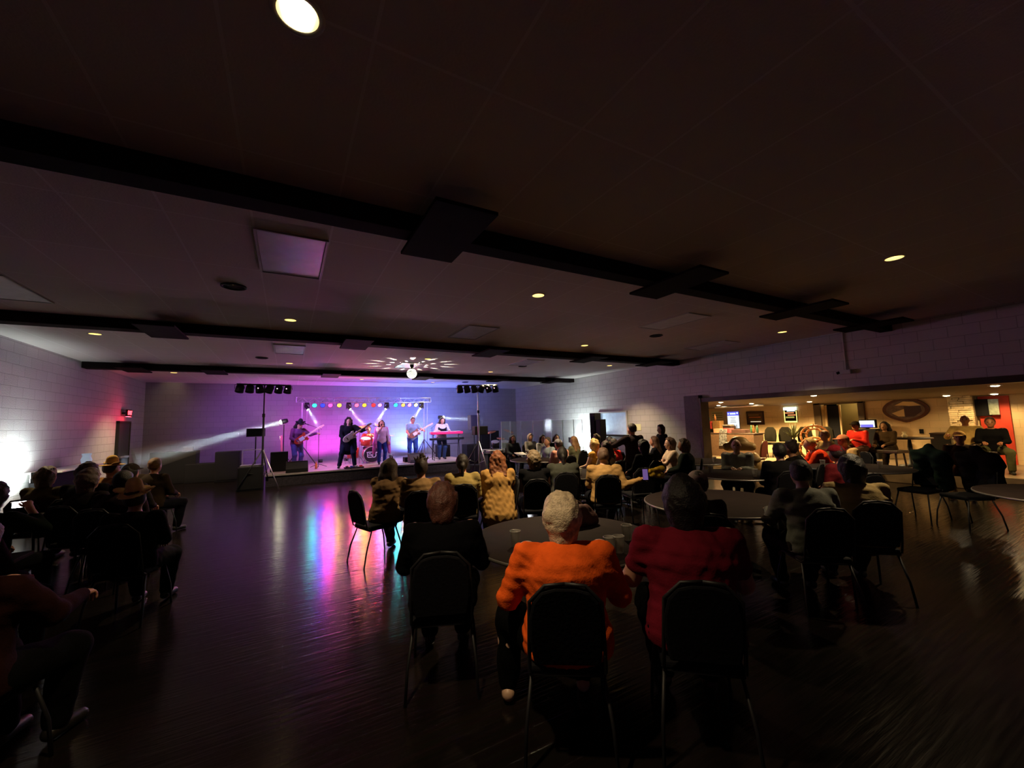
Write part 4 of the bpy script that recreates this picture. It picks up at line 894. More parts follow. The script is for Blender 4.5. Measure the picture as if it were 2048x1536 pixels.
round_table(2.05, 2.86, .76, 'round brown table in front of the woman in orange')
cup(1.58, 2.84, 'plastic cup at the left side of the table before the woman in orange')
cup(1.95, 2.62, 'plastic cup half hidden by the head of the woman in orange')
cup(2.13, 2.28, 'plastic cup nearest the woman in maroon'); cup(2.40, 2.47, 'plastic cup just behind the one nearest the woman in maroon')
cup(2.06, 2.30, 'third plastic cup touching the pair beside the woman in maroon')
t = thing('handbag', 'reddish brown leather bag slumped on the table beyond the woman in orange', 'bag', (2.30, 3.02, .75)); F = Field(V(-.3, -.25, -.02), V(.3, .25, .4), .012)
F.cap(V(-.19, 0, .05), V(.19, 0, .05), .07, .07, k=.03); F.cap(V(-.17, 0, .13), V(.15, .02, .15), .045, .04, k=.06); F.noise(.016, 30, 5); F.cut(V(0, 0, .004), V(0, 0, -1)); fobj('bag_body', F, mat('red_brown_leather', hexc('4b251e'), .8, noise=.2, bump=.4), t)
obj('strap', MB().tube([(-.15, 0, .16), (-.09, .05, .22), (.0, .06, .24), (.08, .05, .22), (.13, 0, .16)], .009), mat('red_brown_leather', hexc('5b2d24'), .5), t)
round_table(2.35, 6.55, .76, 'round table beyond the row of four in tan and brown jackets')
round_table(4.55, 6.15, .76, 'round table between the bald man in brown and the people by the floodlight')
round_table(5.7, 8.85, .76, 'round table near the floodlight, by the woman with the pinkish cap')
round_table(6.62, 4.18, .70, 'round table where the man in the grey plaid shirt rests his arms')
round_table(7.9, 5.95, .76, 'round table in front of the curly haired woman in white')
round_table(4.35, 3.0, .80, 'round table before the grey and camouflage shirted pair')
round_table(8.85, 3.35, .76, 'round table between the orange red shirt and the dark red hood')
round_table(7.6, .9, .80, 'dark round table at the right edge of the picture')
long_table(-2.95, 6.75, 90, 1.5, .70, 'long table along the left wall crowd')
long_table(-2.25, 4.2, 90, 1.8, .76, 'long table at the lower left edge of the picture')
cup(-2.70, 6.25, 'plastic cup on the long table at the left'); cup(-2.78, 6.6, 'plastic cup farther along the left long table')
t = thing('plate', 'white plate on the long table at the lower left', 'plate', (-2.2, 4.95, .75)); obj('plate', MB().lathe([(.001, .004), (.07, .004), (.11, .018), (.115, .018), (.07, 0), (.001, 0)], n=28), WHT, t)
t = thing('wall_counter', 'white topped ledge catching the floodlight along the left wall', 'counter', (-4.1, 12.5, 0)); obj('top', MB().box((0, 0, 1.0), (.5, 2.4, .03)), mat('white_laminate', (.8, .8, .78), .4), t, bevel=.005); obj('support', MB().box((-.15, 0, .49), (.12, 2.2, .98)), BLKP, t)
t = thing('glass_vase', 'faceted glass ornament on the left wall ledge', 'ornament', (-4.05, 13.0, 1.015)); obj('glass', MB().lathe([(.001, 0), (.07, 0), (.10, .12), (.07, .2), (.09, .26)], n=9), mat('ornament_glass_glow', (.8, .9, 1), .08, emit=(.6, .8, 1), es=.25), t)  # faint blue light put into the glass as emission
cup(4.55, 5.75, 'plastic cup between the grey shirted woman and the bald man'); cup(7.35, 5.75, 'clear cup in front of the curly haired woman in white'); cup(6.4, 4.5, 'cup left of the folded arms of the man in grey plaid'); cup(7.9, 5.45, 'cup at the right of the curly haired woman'); cup(6.5, 3.8, 'cup behind the folded arms of the man in grey plaid')
cup(8.55, 3.75, 'cup by the man in orange red'); cup(8.9, 3.05, 'cup near the dark red hood')
t = thing('phone', 'phone with a lit violet screen held up near the bald man in brown', 'phone', (4.69, 4.38, .80), -.6); obj('case', MB().box((0, 0, .09), (.085, .010, .18), M=Matrix.Rotation(-.12, 3, 'X')), BLKP, t, bevel=.004); obj('screen', MB().box((0, -.007, .085), (.074, .004, .155), M=Matrix.Rotation(-.12, 3, 'X')), glow('violet_screen', (.22, .12, .42), .55), t)
t = thing('phone', 'phone with a glaring white screen in the crowd at the left edge', 'phone', (-2.26, 5.82, 1.03), .3); t.scale = (.62, .62, .75); obj('case', MB().box((0, 0, .04), (.16, .012, .085)), BLKP, t, bevel=.004); obj('screen', MB().box((0, -.008, .04), (.15, .004, .075)), glow('white_screen', (.9, .95, 1), 12), t)
t = thing('jacket', 'yellow cloth draped over a chair behind the violet phone', 'cloth', (5.35, 4.75, 0)); F = Field(V(-.3, -.25, .6), V(.3, .25, 1.05), .013); F.cap(V(-.16, 0, .86), V(.14, 0, .88), .05, .04); F.cap(V(-.12, .0, .8), V(.15, .03, .76), .05, .04); F.noise(.02, 28, 3); fobj('cloth_body', F, cloth('b09030'), t)

# ------------------------------------------------------------ the bar furniture
def counter(name, x, y, z, d, label, m, cat='counter', rz=0):
    t = thing(name, label, cat, (x, y, z), rz); obj('cabinet', MB().box((0, 0, d[2] / 2 - .02), (d[0] * .95, d[1] * .95, d[2] - .04)), m, t, bevel=.008); obj('top', MB().box((0, 0, d[2] - .02), (d[0], d[1], .04)), WOODD, t, bevel=.006); return t
counter('bar_counter', 13.9, 8.75, .3, (.6, 1.8, .82), 'dark bar counter below the lit white poster', mat('bar_front', (.10, .055, .03), .5, noise=.2))
counter('snack_shelf', 14.6, 9.7, .3, (.6, 1.3, .95), 'dark shelf unit crowded with boxes in the left corner of the bar', BLKP, 'shelf')
counter('corner_cabinet', 15.7, 3.95, .3, (.5, .42, .8), 'small dark cabinet standing left of the stone column', mat('black_lacquer', (.02, .02, .02), .2), 'cabinet')
for i, (x, y, z, d, c, lb) in enumerate([(14.3, 9.95, 1.25, (.25, .3, .28), 'a03028', 'red box on the bar shelf'), (14.3, 9.6, 1.25, (.25, .3, .3), '7a5a30', 'tan box beside the red box on the bar shelf'), (14.5, 9.3, 1.25, (.3, .35, .1), '2a1a16', 'dark box on the bar shelf right of the tan one'), (14.45, 9.3, 1.35, (.25, .3, .05), '70706c', 'grey tray on top of the dark box'),
        (13.9, 9.3, 1.12, (.25, .3, .14), 'd08868', 'salmon coloured box under the lit poster'), (13.9, 8.95, 1.12, (.25, .25, .16), '903838', 'dull red box under the lit poster'), (13.9, 8.5, 1.12, (.3, .5, .12), '3a2018', 'dark brown box on the bar counter')]):
    o = obj('box', MB().box((0, 0, d[2] / 2), d), mat('box_' + c, hexc(c), .6, noise=.2), None, bevel=.006, loc=(x, y, z)); prop(o, lb, 'box', 'boxes on the bar')
for i, (x, y, z) in enumerate([(14.3, 10.1, 1.53), (14.35, 10.0, 1.53), (14.3, 9.7, 1.55), (13.9, 8.12, 1.12), (13.85, 8.02, 1.12), (13.95, 7.95, 1.12)]):
    o = obj('bottle', MB().lathe([(.001, 0), (.035, 0), (.036, .15), (.013, .2), (.013, .26), (.001, .26)], n=12), mat(('amber_glass', 'green_glass')[i % 2], ((.25, .10, .03), (.04, .12, .06))[i % 2], .15), None, loc=(x, y, z))
    prop(o, 'dark bottle standing ' + ('on the red box at the bar', 'next to the bottle on the red box', 'on the tan box at the bar', 'at the right end of the bar counter', 'at the near edge of the bar counter end', 'last in the bottle trio on the bar counter')[i], 'bottle', 'bottles on the bar')
t = thing('slot_panel', 'black and white patterned leaning display beside the lit poster', 'display', (13.6, 8.98, .72)); t.scale = (.8, .8, .8); obj('panel', MB().box((0, 0, .3), (.05, .35, .75), M=Matrix.Rotation(.15, 3, 'Y')), mat('spotted', (.10, .10, .10), .5, noise=.98, nscale=14), t, bevel=.01)
# posters and signs on the tan wall
def poster(name, y, z, w_, h_, label, cat, parts, x=15.985):
    t = thing(name, label, cat, (x, y, z)); 
    for nm, yy, zz, ww, hh, m, dx in parts: obj(nm, MB().box((-dx, -yy, zz), (.012, ww, hh)), m, t)
    return t
PAP = mat('cream_paper', (.75, .68, .45), .7); GRN = mat('dull_green_print', (.22, .28, .16), .7)
poster('notice_board', 10.72, 1.68, .55, .5, 'cream and green notice in the left corner of the bar wall', 'notice', [('sheet', 0, 0, .55, .5, PAP, .006)] + [('print_line', 0, .17 - i * .09, .46, .03, GRN, .014) for i in range(3)] + [('print_line', .05, -.12 - i * .04, .3, .012, GRN, .014) for i in range(3)])
WL = glow('lit_white', (.95, 1, 1), 1.0); BL = glow('lit_blue', (.12, .12, .85), 1.3); GL = mat('grey_print', (.35, .42, .45), .6)
pt = [('lightbox', 0, 0, .50, .78, BLKP, .0), ('white_field', 0, -.08, .48, .62, WL, .010), ('blue_header', 0, .31, .48, .16, BL, .012), ('header_title', 0, .31, .24, .06, glow('lit_pale', (.7, .85, 1), 1.4), .02), ('header_spot', -.19, .31, .05, .06, glow('lit_pale', (.7, .85, 1), 1.4), .02), ('header_spot', .19, .33, .06, .06, glow('lit_pale', (.7, .85, 1), 1.4), .02)]
pt += [('print_line', 0, z_, w_, .012, GL, .018) for z_, w_ in ((.15, .22), (.09, .16), (.02, .2), (-.04, .24))] + [('print_column', -.13 + i * .085, -.22, .02, .15, GL, .018) for i in range(4)]
poster('lit_poster', 10.04, 1.50, .50, .78, 'backlit white poster with a blue header on the bar wall', 'sign', pt)
q_ = [('frame', 0, 0, .68, .52, mat('burnt_frame', (.03, .012, .008), .5), .0), ('field', 0, .02, .56, .38, mat('brown_field', (.10, .06, .03), .5), .012)]
q_ += [('bar', 0, .03, .44, .05, mat('dull_orange', (.55, .2, .08), .5), .02), ('bar', .02, -.05, .44, .03, mat('dull_olive', (.2, .19, .08), .5), .02), ('bar', -.05, .12, .4, .025, mat('dull_tan', (.4, .28, .12), .5), .02), ('bulb_row', .02, -.14, .4, .03, glow('faint_bulbs', (1, .8, .5), .8), .02), ('crest', 0, -.28, .16, .05, mat('burnt_frame', (.03, .012, .008), .5), .0)]
poster('framed_plaque', 9.15, 1.61, .68, .52, 'dark carved wooden plaque on the bar wall', 'plaque', q_)
nb = glow('neon_white', (.75, 1, .95), 3.5); ny = glow('neon_yellow', (1, .8, .2), 2.0); no_ = glow('neon_orange', (1, .35, .12), .9)
poster('neon_sign', 7.87, 1.71, .5, .55, 'glowing beer style sign with a white top and yellow border', 'sign', [('panel', 0, -.02, .44, .5, BLKP, .0), ('top_tube', 0, .21, .44, .1, nb, .02), ('bottom_tube', 0, -.26, .42, .045, ny, .02), ('side_tube', -.2, -.05, .02, .38, ny, .02), ('side_tube', .2, -.05, .02, .38, ny, .02), ('wave', -.03, .06, .3, .04, no_, .02), ('wave', .04, -.02, .26, .04, no_, .02), ('wave', -.02, -.1, .28, .06, glow('neon_olive', (.5, .45, .1), .8), .02), ('wave', .03, .13, .26, .03, nb, .02)])
t = thing('carved_plaque', 'large oval carved wooden plaque with a pale inlay on the bar wall', 'plaque', (15.97, 4.74, 1.76)); ov = [(.50 * math.cos(a) * (1 + .05 * math.cos(2 * a)), .34 * math.sin(a) + (-.04 * math.exp(-((a - 4.712) / .25) ** 2))) for a in [2 * math.pi * i / 48 for i in range(48)]]
obj('frame', MB().prism(ov, (0, 0, 0), (0, -1, 0), (0, 0, 1), (1, 0, 0), .05), mat('carved_brown', (.09, .028, .012), .4, noise=.3), t, bevel=.012)
obj('field', MB().prism([(a * .82, b * .8) for a, b in ov], (-.02, 0, 0), (0, -1, 0), (0, 0, 1), (1, 0, 0), .03), mat('grey_brown_field', (.16, .11, .09), .5, noise=.4, nscale=12), t)
obj('inlay', MB().prism([(-.22, .13), (-.02, .24), (.2, .22), (.36, .11), (.1, .10), (0, .12)], (-.034, 0, 0), (0, -1, 0), (0, 0, 1), (1, 0, 0), .01).prism([(-.3, -.1), (-.02, .02), (-.02, -.2), (-.16, -.2)], (-.034, 0, 0), (0, -1, 0), (0, 0, 1), (1, 0, 0), .01), mat('pale_inlay', (.85, .65, .35), .5), t)
obj('dark_figure', MB().prism([(-.02, .1), (.34, .1), (.36, -.06), (.2, -.2), (0, -.22)], (-.036, 0, 0), (0, -1, 0), (0, 0, 1), (1, 0, 0), .01), mat('dark_inlay', (.05, .02, .015), .4), t)
t = thing('electronic_box', 'small lit blue and white gaming screen beside the doorway', 'screen', (15.7, 5.52, .3)); obj('cabinet', MB().box((0, 0, .45), (.4, .42, .9)), BLKP, t, bevel=.02); obj('screen', MB().box((-.18, 0, 1.06), (.03, .36, .2), M=Matrix.Rotation(-.15, 3, 'Y')), WL, t); obj('blue_band', MB().box((-.205, 0, 1.0), (.012, .3, .08)), BL, t); obj('back', MB().box((-.12, 0, 1.06), (.1, .42, .26)), BLKP, t, bevel=.01)
t = thing('wall_outlet', 'small dark outlet on the bar wall between the plaque and the neon sign', 'outlet', (15.98, 8.55, 1.16)); obj('plate', MB().box((0, 0, 0), (.02, .08, .14)), BLKP, t)
t = thing('wall_outlet', 'small dark outlet on the bar wall below the oval plaque', 'outlet', (15.98, 4.45, 1.12)); obj('plate', MB().box((0, 0, 0), (.02, .09, .13)), BLKP, t)
# stone column
t = thing('stone_column', 'column of stacked pale ledge stones right of the oval plaque', 'column', (15.8, 3.55, .3)); st = MB(); rs = random.Random(4); z = 0
while z < 1.74:
    hh = rs.uniform(.035, .075); y = -.22
    while y < .2:
        ww = rs.uniform(.12, .3); ww = min(ww, .22 - y); dp = rs.uniform(.0, .035); st.box((-.08 - dp, y + ww / 2, z + hh / 2), (.2, ww - .006, hh - .006)); y += ww
    z += hh
obj('stones', st, mat('ledge_stone', (.68, .54, .32), .7, noise=.25, nscale=8, bump=.4), t, bevel=.006); obj('core', MB().box((.05, 0, .87), (.2, .44, 1.74)), mat('mortar_dark', (.2, .15, .08), .9), t)
RW_ = prop(obj('trim_4', MB().box((15.97, 3.02, 1.17), (.05, .52, 1.74)), mat('red_paint', (.62, .05, .02), .6, noise=.12, nscale=5)), kind='structure')
t = thing('wall_screen', 'dark recess with a grey screen beside the stone column', 'screen', (15.9, 3.12, 1.75)); obj('recess', MB().box((0, .08, 0), (.08, .28, .44)), BLKP, t, bevel=.01); obj('screen', MB().box((-.06, -.12, .01), (.05, .17, .4)), mat('grey_green_screen', (.25, .28, .2), .3, noise=.3, emit=(.3, .33, .24), es=.12), t)
t = thing('high_table', 'small dark pedestal table standing before the tan wall, a glass on it', 'table', (14.0, 4.15, .3)); obj('table_top', MB().lathe([(.001, .74), (.44, .74), (.45, .72), (.42, .70), (.001, .69)], n=32), WOODD, t); obj('pedestal', MB().lathe([(.03, .7), (.05, .5), (.04, .3), (.06, .06), (.25, .03), (.25, 0)], n=20), BLK, t)
t = thing('candle_glass', 'glass candle holder on the small pedestal table', 'candle holder', (13.9, 4.2, 1.04)); obj('glass', MB().lathe([(.001, 0), (.05, 0), (.06, .06), (.03, .09), (.05, .15)], n=14), mat('amber_clear', (.85, .7, .4), .2), t)
# plant, wicker seats and row of chairs at the bar
t = thing('potted_plant', 'spiky leafed plant in front of the tan wall', 'plant', (14.6, 7.15, .3)); obj('pot', MB().lathe([(.001, 0), (.14, 0), (.2, .35), (.18, .35), (.16, .3), (.001, .3)], n=20), WOODD, t); lf = MB(); rs = random.Random(9)
for i in range(64):
    a = rs.random() * 6.28; e_ = rs.uniform(.15, 1.1); L_ = rs.uniform(.35, .62); w_ = .02; d = Vector((math.cos(a) * math.sin(e_), math.sin(a) * math.sin(e_), math.cos(e_))); sd = d.cross(Vector((0, 0, 1))).normalized() * w_; p0 = Vector((0, 0, .62)) ; m1 = p0 + d * L_ * .5; e1 = p0 + d * L_ - Vector((0, 0, .06 * e_))
    lf.add([p0 - sd * .5, p0 + sd * .5, m1 + sd, m1 - sd, e1], [(0, 1, 2, 3), (3, 2, 4)])
obj('stem', MB().cyl((0, 0, .3), (0, 0, .64), .04, .03), WOODD, t); obj('leaves', lf, mat('dull_green_leaf', (.10, .11, .05), .6, noise=.3), t)
TUBM = mat('olive_vinyl', (.008, .007, .004), .85, spec=.06)
bc0 = None
for i, (x, y, rz) in enumerate([(14.3, 7.9, 1.4), (14.4, 7.45, 1.5), (14.5, 7.0 - .12, 1.6), (14.6, 6.35, 1.5)]):
    lb = 'dark rounded back chair in the bar row, ' + ('nearest the counter', 'second from the counter', 'third from the counter, left of the plant', 'right of the plant')[i]
    if bc0 is None:
        t = bc0 = thing('bar_chair', lb, 'chair', (x, y, .3), rz, 'chairs along the bar wall'); o_ = []
        pts = [(-.2, 0), (-.22, .2), (-.19, .4), (-.1, .5), (.1, .5), (.19, .4), (.22, .2), (.2, 0)]
        obj('seat', MB().box((0, 0, .45), (.44, .44, .07)), TUBM, t, bevel=.02); obj('backrest', MB().prism(pts, (0, -.22, .5), (1, 0, 0), (0, -.1, 1), (0, 1, .1), .05), TUBM, t, bevel=.015)
        for kx in (-1, 1):
            for ky in (-1, 1): obj('leg', MB().cyl((.17 * kx, .17 * ky, .43), (.2 * kx, .2 * ky, 0), .014), BLK, t)
    else: dup(bc0, (x, y, .3), rz, lb)
t = make_chair('red backed stacking chair in front of the bar counter', mat('red_vinyl', hexc('6a2520'), .5), mat('bronze_frame', (.25, .15, .06), .4, .8)); t.location = (11.6, 6.75, 0); t.rotation_euler = (0, 0, .1); t.scale = (1.05, 1.05, 1.1); t['group'] = 'odd chairs near the bar'; t.name = 'red_chair'
t = thing('tub_chair', 'large beige rounded tub chair at the left edge of the bar opening', 'chair', (10.95, 6.75, 0), 2.2)
F = Field(V(-.55, -.5, -.02), V(.55, .5, 1.2), .02); F.cap(V(-.25, 0, .35), V(.25, 0, .35), .22, .22, k=.05); F.cap(V(-.3, -.25, .85), V(.3, -.25, .85), .12, .12); F.cap(V(-.3, -.25, .5), V(.3, -.25, .5), .16, .16); F.cap(V(-.36, -.2, .6), V(-.36, .25, .55), .09, .09); F.cap(V(.36, -.2, .6), V(.36, .25, .55), .09, .09); F.cap(V(0, -.25, .95), V(0, -.25, 1.0), .16, .14, 1.6, V(1, 0, 0), k=.08); F.cut(V(0, 0, .13), V(0, 0, -1))
fobj('upholstery', F, mat('beige_leather', hexc('8a7248'), .5, bump=.2), t)
for kx in (-1, 1):
    for ky in (-1, 1): obj('leg', MB().cyl((.25 * kx, .2 * ky, .16), (.28 * kx, .22 * ky, 0), .025), WOODD, t)
WK = mat('orange_wicker', hexc('b8763a'), .55, noise=.2)
for i, (x, y, z, lb) in enumerate([(12.5, 5.62, 0, 'orange tan wicker chair with looped lattice back, nearer the crowd'), (13.5, 6.05, .3, 'orange tan wicker chair with looped lattice back, behind the other')]):
    t = thing('wicker_chair', lb, 'chair', (x, y, z), 2.0, 'wicker chairs'); w_ = MB()
    for k, (r, cz) in enumerate([(.34, .74), (.20, .78)]):
        w_.tube([(r * math.cos(a * math.pi / 12), -.25 - .05 * math.sin(a), cz + r * .95 * math.sin(a * math.pi / 12)) for a in range(25)], .028, 6)
    for a in range(7): w_.tube([(.16 * math.cos(a * .628), -.25, .82 + .16 * math.sin(a * .628)), (.36 * math.cos(a * .628 + .3), -.25, .78 + .34 * math.sin(a * .628 + .3))], .018, 6)
    obj('lattice_back', w_, WK, t); obj('seat', MB().lathe([(.001, .46), (.27, .46), (.29, .43), (.26, .38), (.001, .38)], n=24), mat('dark_cushion', (.06, .03, .02), .8), t)
    for a in range(4): obj('leg', MB().cyl((.2 * math.cos(a * 1.57 + .78), .2 * math.sin(a * 1.57 + .78), .4), (.24 * math.cos(a * 1.57 + .78), .24 * math.sin(a * 1.57 + .78), 0), .022), WK, t)
# hanging ornaments at the far right
t = thing('iron_sconce', 'brass and iron wall ornament with candle cups at the right picture edge', 'ornament', (15.9, 2.05, 1.35)); o_ = MB()
for i in range(5): o_.tube([(-.02, 0, -.3 + i * .14), (-.10, .12 - .06 * i, -.22 + i * .14), (-.12, .2 - .09 * i, -.28 + i * .14)], .018, 6); o_.cyl((-.12, .2 - .09 * i, -.28 + i * .14), (-.12, .2 - .09 * i, -.2 + i * .14), .03, .045)
obj('arms', o_, mat('brass', (.8, .55, .2), .25, .9), t); obj('spine', MB().cyl((0, 0, -.4), (0, 0, .5), .02), BLK, t)
counter('right_counter', 14.1, 1.35, .3, (.7, 1.2, .78), 'dark counter at the right picture edge beside the black jacket sitter', BLKP)

# ------------------------------------------------------------ people
def seat(label, x, y, yaw, short, ch=True, **k):
    """a seated figure and the chair that carries it"""
    z = k.pop('z', 0); cy = k.pop('cyaw', yaw); cp = k.pop('cpos', (x, y)); k['s'] = k.get('s', 1) * .965
    r = person(label, (x, y, z), yaw, 'sit', **k)
    if ch and z == 0:
        chair(cp[0], cp[1], cy, 'black stacking chair that carries ' + short)
    return r
NEAR = .0125; MID = .017; FAR = .023
# foreground table
seat('woman with short silver hair in an orange long sleeved top, back to us', 1.38, 1.92, -30, 'the woman in orange', cyaw=-34, cpos=(1.38, 1.94), g=1.5, shirt='d0541a', pants='030304', hair='puffy', hc='b8a68c', skin='c9a08a', h=NEAR, wr=.010, L=(-.30, .30, .72), Rr=(.28, .32, .72), lean=7, s=1.0, hem=.10, legs=((.13, .42, .09), (-.36, .34, .09)), shoes='b09078')
seat('woman with short reddish brown hair in a black top, her bare nape showing', .97, 2.80, -22, 'the woman in black with reddish hair', g=1.35, shirt='020204', pants='020204', hair='puffy', hc='4a2a22', skin='c08862', h=NEAR, lean=6, L=(-.2, .34, .74), Rr=(.2, .34, .74), head=(0, -14))
seat('woman with big dark hair in a maroon short sleeved top, bare upper arm', 1.99, 1.57, -42, 'the woman in maroon', g=1.42, s=1.06, shirt='5e1020', pants='030304', sleeve='short', hair='puffy', hc='120e10', skin='a87c68', h=NEAR, wr=.012, lean=7, L=(-.24, .36, .78), Rr=(.22, .36, .76))
# row of four
seat('woman with long brown hair and a brown jacket, leaning forward on the leftmost chair', 1.16, 5.62, -38, 'the long haired woman in the brown jacket', cyaw=-72, cpos=(1.02, 5.60), g=1.15, shirt='6b5238', pants='0d0d12', hair='long', hc='3a2a1e', skin='b98a6c', wr=.016, lean=14, hem=.06, h=.014, L=(-.1, .42, .95), Rr=(.1, .42, .95))
seat('person with spiky dark hair and a brown jacket, second in the row of four', 1.52, 5.20, -18, 'the spiky haired person in the brown jacket', g=1.2, shirt='7a5f3e', pants='0d0d12', hair='spiky', hc='2a1c18', wr=.012, h=.014, lean=6)
seat('man with a low dark ponytail and a tan shirt, third in the row of four', 2.16, 5.36, -20, 'the man with the ponytail', g=1.15, shirt='8a7848', pants='1a1d28', hair='pony', hc='1c140f', hat=None, wr=.010, h=.014, lean=5)
seat('woman with long curly auburn hair in a long tan coat, right end of the row', 2.72, 5.36, -18, 'the curly haired woman in the tan coat', cyaw=72, cpos=(2.74, 5.40), g=1.1, shirt='a27c46', pants='101018', hair='curlylong', hc='6e3f22', wr=.016, h=.014, coat=True, lean=6)
# beyond, middle
seat('person with short grey brown hair in a black sleeveless top, pale bare arm', 3.19, 5.10, -25, 'the short haired person in black', g=1.0, shirt='0c0c0f', pants='101014', sleeve='none', hair='curly', hc='6a5a44', skin='c29a84')
seat('woman in a dark grey shirt and faded jeans with dark hair tied back', 3.95, 5.42, -28, 'the woman in the dark grey shirt', g=1.3, shirt='383a34', pants='2c3444', hair='pony', hc='15110f', lean=9)
seat('bald man in a brown shirt, seated with his back to us', 4.25, 4.78, -32, 'the bald man in brown', Rr=(.52, -.10, .84), g=1.3, shirt='97774a', pants='12131a', hair='short', hc='5a4436', skin='b88c70', h=.015, wr=.012)
seat('woman with long streaked hair in a cream top behind the bald man', 5.62, 6.2, 8, 'the woman in the cream top', g=1.0, shirt='c8b286', pants='20222c', hair='long', hc='3b2818')
seat('woman in a bright red top, mostly hidden behind the standing man', 6.35, 6.75, 20, 'the woman in bright red', shirt='c8302a', pants='15151c', hair='short', hc='20140f', h=FAR)
seat('blonde woman in a yellow strappy top in front of the floodlight', 6.03, 7.04, 25, 'the blonde woman in yellow', shirt='d2a250', pants='202028', sleeve='none', hair='curly', hc='c8ac6a', skin='d8b090', h=MID)
seat('person in a pinkish patterned top with a grey cap before the acrylic shield', 5.70, 7.85, 10, 'the person in the grey cap', g=1.3, shirt='c08a78', pants='202028', hair='short', hc='2a2020', hat='cap', hatc='77757c', h=MID, lean=12)
seat('person in a pale grey top, left of the pinkish patterned one', 6.2, 9.15, 100, 'the person in pale grey', shirt='8a98a0', pants='202430', hair='short', hc='4a4038', h=FAR)
seat('woman with long light brown hair, seated just left of the floodlight glare', 6.9, 8.9, 15, 'the long haired woman left of the glare', shirt='5a5a44', pants='202020', hair='long', hc='7a5a3c', h=FAR)
seat('person with a hazy outline right in front of the column speaker', 8.1, 9.35, 60, 'the hazy figure by the column speaker', shirt='3a3c30', pants='15151a', hair='curly', hc='6a5c3c', h=FAR)
seat('broad person in a dark purple jacket, left of the standing man', 7.05, 7.65, 10, 'the person in the purple jacket', g=1.35, shirt='2a2434', pants='101014', hair='short', hc='0f0c12', h=MID)
seat('dark haired person facing us, left of the two dark haired women by the shield', 6.62, 11.9, 170, 'the dark haired person facing us', shirt='30353a', pants='101014', hair='long', hc='1a1412', face=True, h=FAR)
seat('woman with long dark hair and a white top, facing us beside the acrylic shield', 7.22, 11.0, 175, 'the dark haired woman in white', shirt='cfd4d2', pants='101014', hair='long', hc='1a1210', skin='d2a890', face=True, h=FAR)
seat('woman with long dark hair and a dark green top, beside the one in white', 7.62, 10.8, 165, 'the dark haired woman in green', shirt='1c3028', pants='101014', hair='long', hc='1a1210', skin='d2a890', face=True, h=FAR)
seat('person with pale hair behind the acrylic shield, blurred by its panels', 7.55, 12.3, 180, 'the person behind the acrylic shield', shirt='7a7870', pants='101014', hair='curly', hc='8a7a66', h=FAR)
person('standing man with close cropped hair and a dark jacket, one arm reaching left', (6.45, 6.29, 0), -5, 'stand', s=.955, g=1.25, shirt='241a1c', pants='0c0f12', hair='short', hc='2a1c14', skin='b8845c', L=(-.48, .42, 1.12), head=(12, 0), h=.015)
person('standing person in dark clothes facing left, behind the seated curly haired woman', (8.98, 7.7, 0), 70, 'stand', s=.90, g=1.1, shirt='15151a', pants='0c0d12', hair='puffy', hc='1c1413', skin='c0988a', h=MID, face=True)
seat('person with short dark hair sitting below the standing man', 6.18, 5.75, 0, 'the dark haired person below the standing man', shirt='0f0f12', pants='0c0c10', hair='puffy', hc='140f0e', h=MID)
seat('woman with long reddish hair and dark clothes, left of the curly haired woman in white', 7.75, 6.85, 30, 'the reddish haired woman in dark clothes', shirt='17171e', pants='101014', hair='long', hc='4a3024', h=MID)
seat('curly haired woman in a white printed top, turned left, arm on the table', 7.21, 5.95, 55, 'the curly haired woman in white', g=1.05, shirt='c4b098', pants='181820', sleeve='short', hair='curly', hc='5c4436', skin='cda58a', L=(-.1, .42, .80), Rr=(.16, .40, .80), h=.015, face=True)
seat('person with rounded grey brown hair and dark green jacket, beside the curly haired woman', 6.9, 5.36, 35, 'the person in the dark green jacket', g=1.2, shirt='1a201a', pants='101014', hair='curly', hc='5f503c', h=MID)
seat('bald man with glasses and a grey plaid shirt, facing us with folded arms', 7.45, 4.66, 118, 'the bald man in grey plaid', g=1.35, shirt='84867c', pants='15171a', hair='bald', skin='c49a7c', L=(-.08, .40, .80), Rr=(.08, .38, .80), lean=8, face=True, h=.015)
seat('person with short dark hair and black jacket, seen from behind in front of the bar', 6.47, 3.36, -42, 'the person in the black jacket', g=1.25, shirt='0f0e10', pants='0b0b0e', hair='short', hc='0e0b0a', skin='7a5a48', h=MID, lean=8)
seat('person with a dark hair bun and a dark striped jacket, leaning forward', 7.35, 3.55, 10, 'the person with the bun', g=1.3, shirt='14120f', pants='0b0b0e', hair='bun', hc='2c1a14', skin='a87858', h=MID, lean=12)
seat('person in a dark red hood bending over the table', 6.83, 2.66, -20, 'the person in the dark red hood', g=1.2, shirt='4a1016', pants='101014', hair='short', hc='180c10', hat='cap', hatc='5a1018', h=MID, lean=20)
seat('person in a grey long sleeved shirt leaning on the table, seen from behind', 4.22, 1.98, -38, 'the person in the grey shirt', g=1.32, shirt='585a54', pants='1a1512', hair='short', hc='17120f', skin='8a6a54', wr=.012, h=.014, lean=13, L=(-.2, .42, .78), Rr=(.2, .40, .78))
seat('person in a tan streaked camouflage shirt, right of the one in the grey shirt', 4.88, 1.86, -45, 'the person in the camouflage shirt', g=1.4, shirt='7a6a48', pants='15130f', hair='puffy', hc='12100e', skin='8a6a54', wr=.014, h=.014, lean=10, L=(-.2, .42, .78), Rr=(.2, .40, .78))
seat('person in a pale cap, mostly hidden behind the woman in maroon', 3.26, 2.42, -40, 'the person in the pale cap', shirt='2a2622', pants='101014', hair='short', hc='3a3230', hat='cap', hatc='8e8078', s=.95, h=MID)
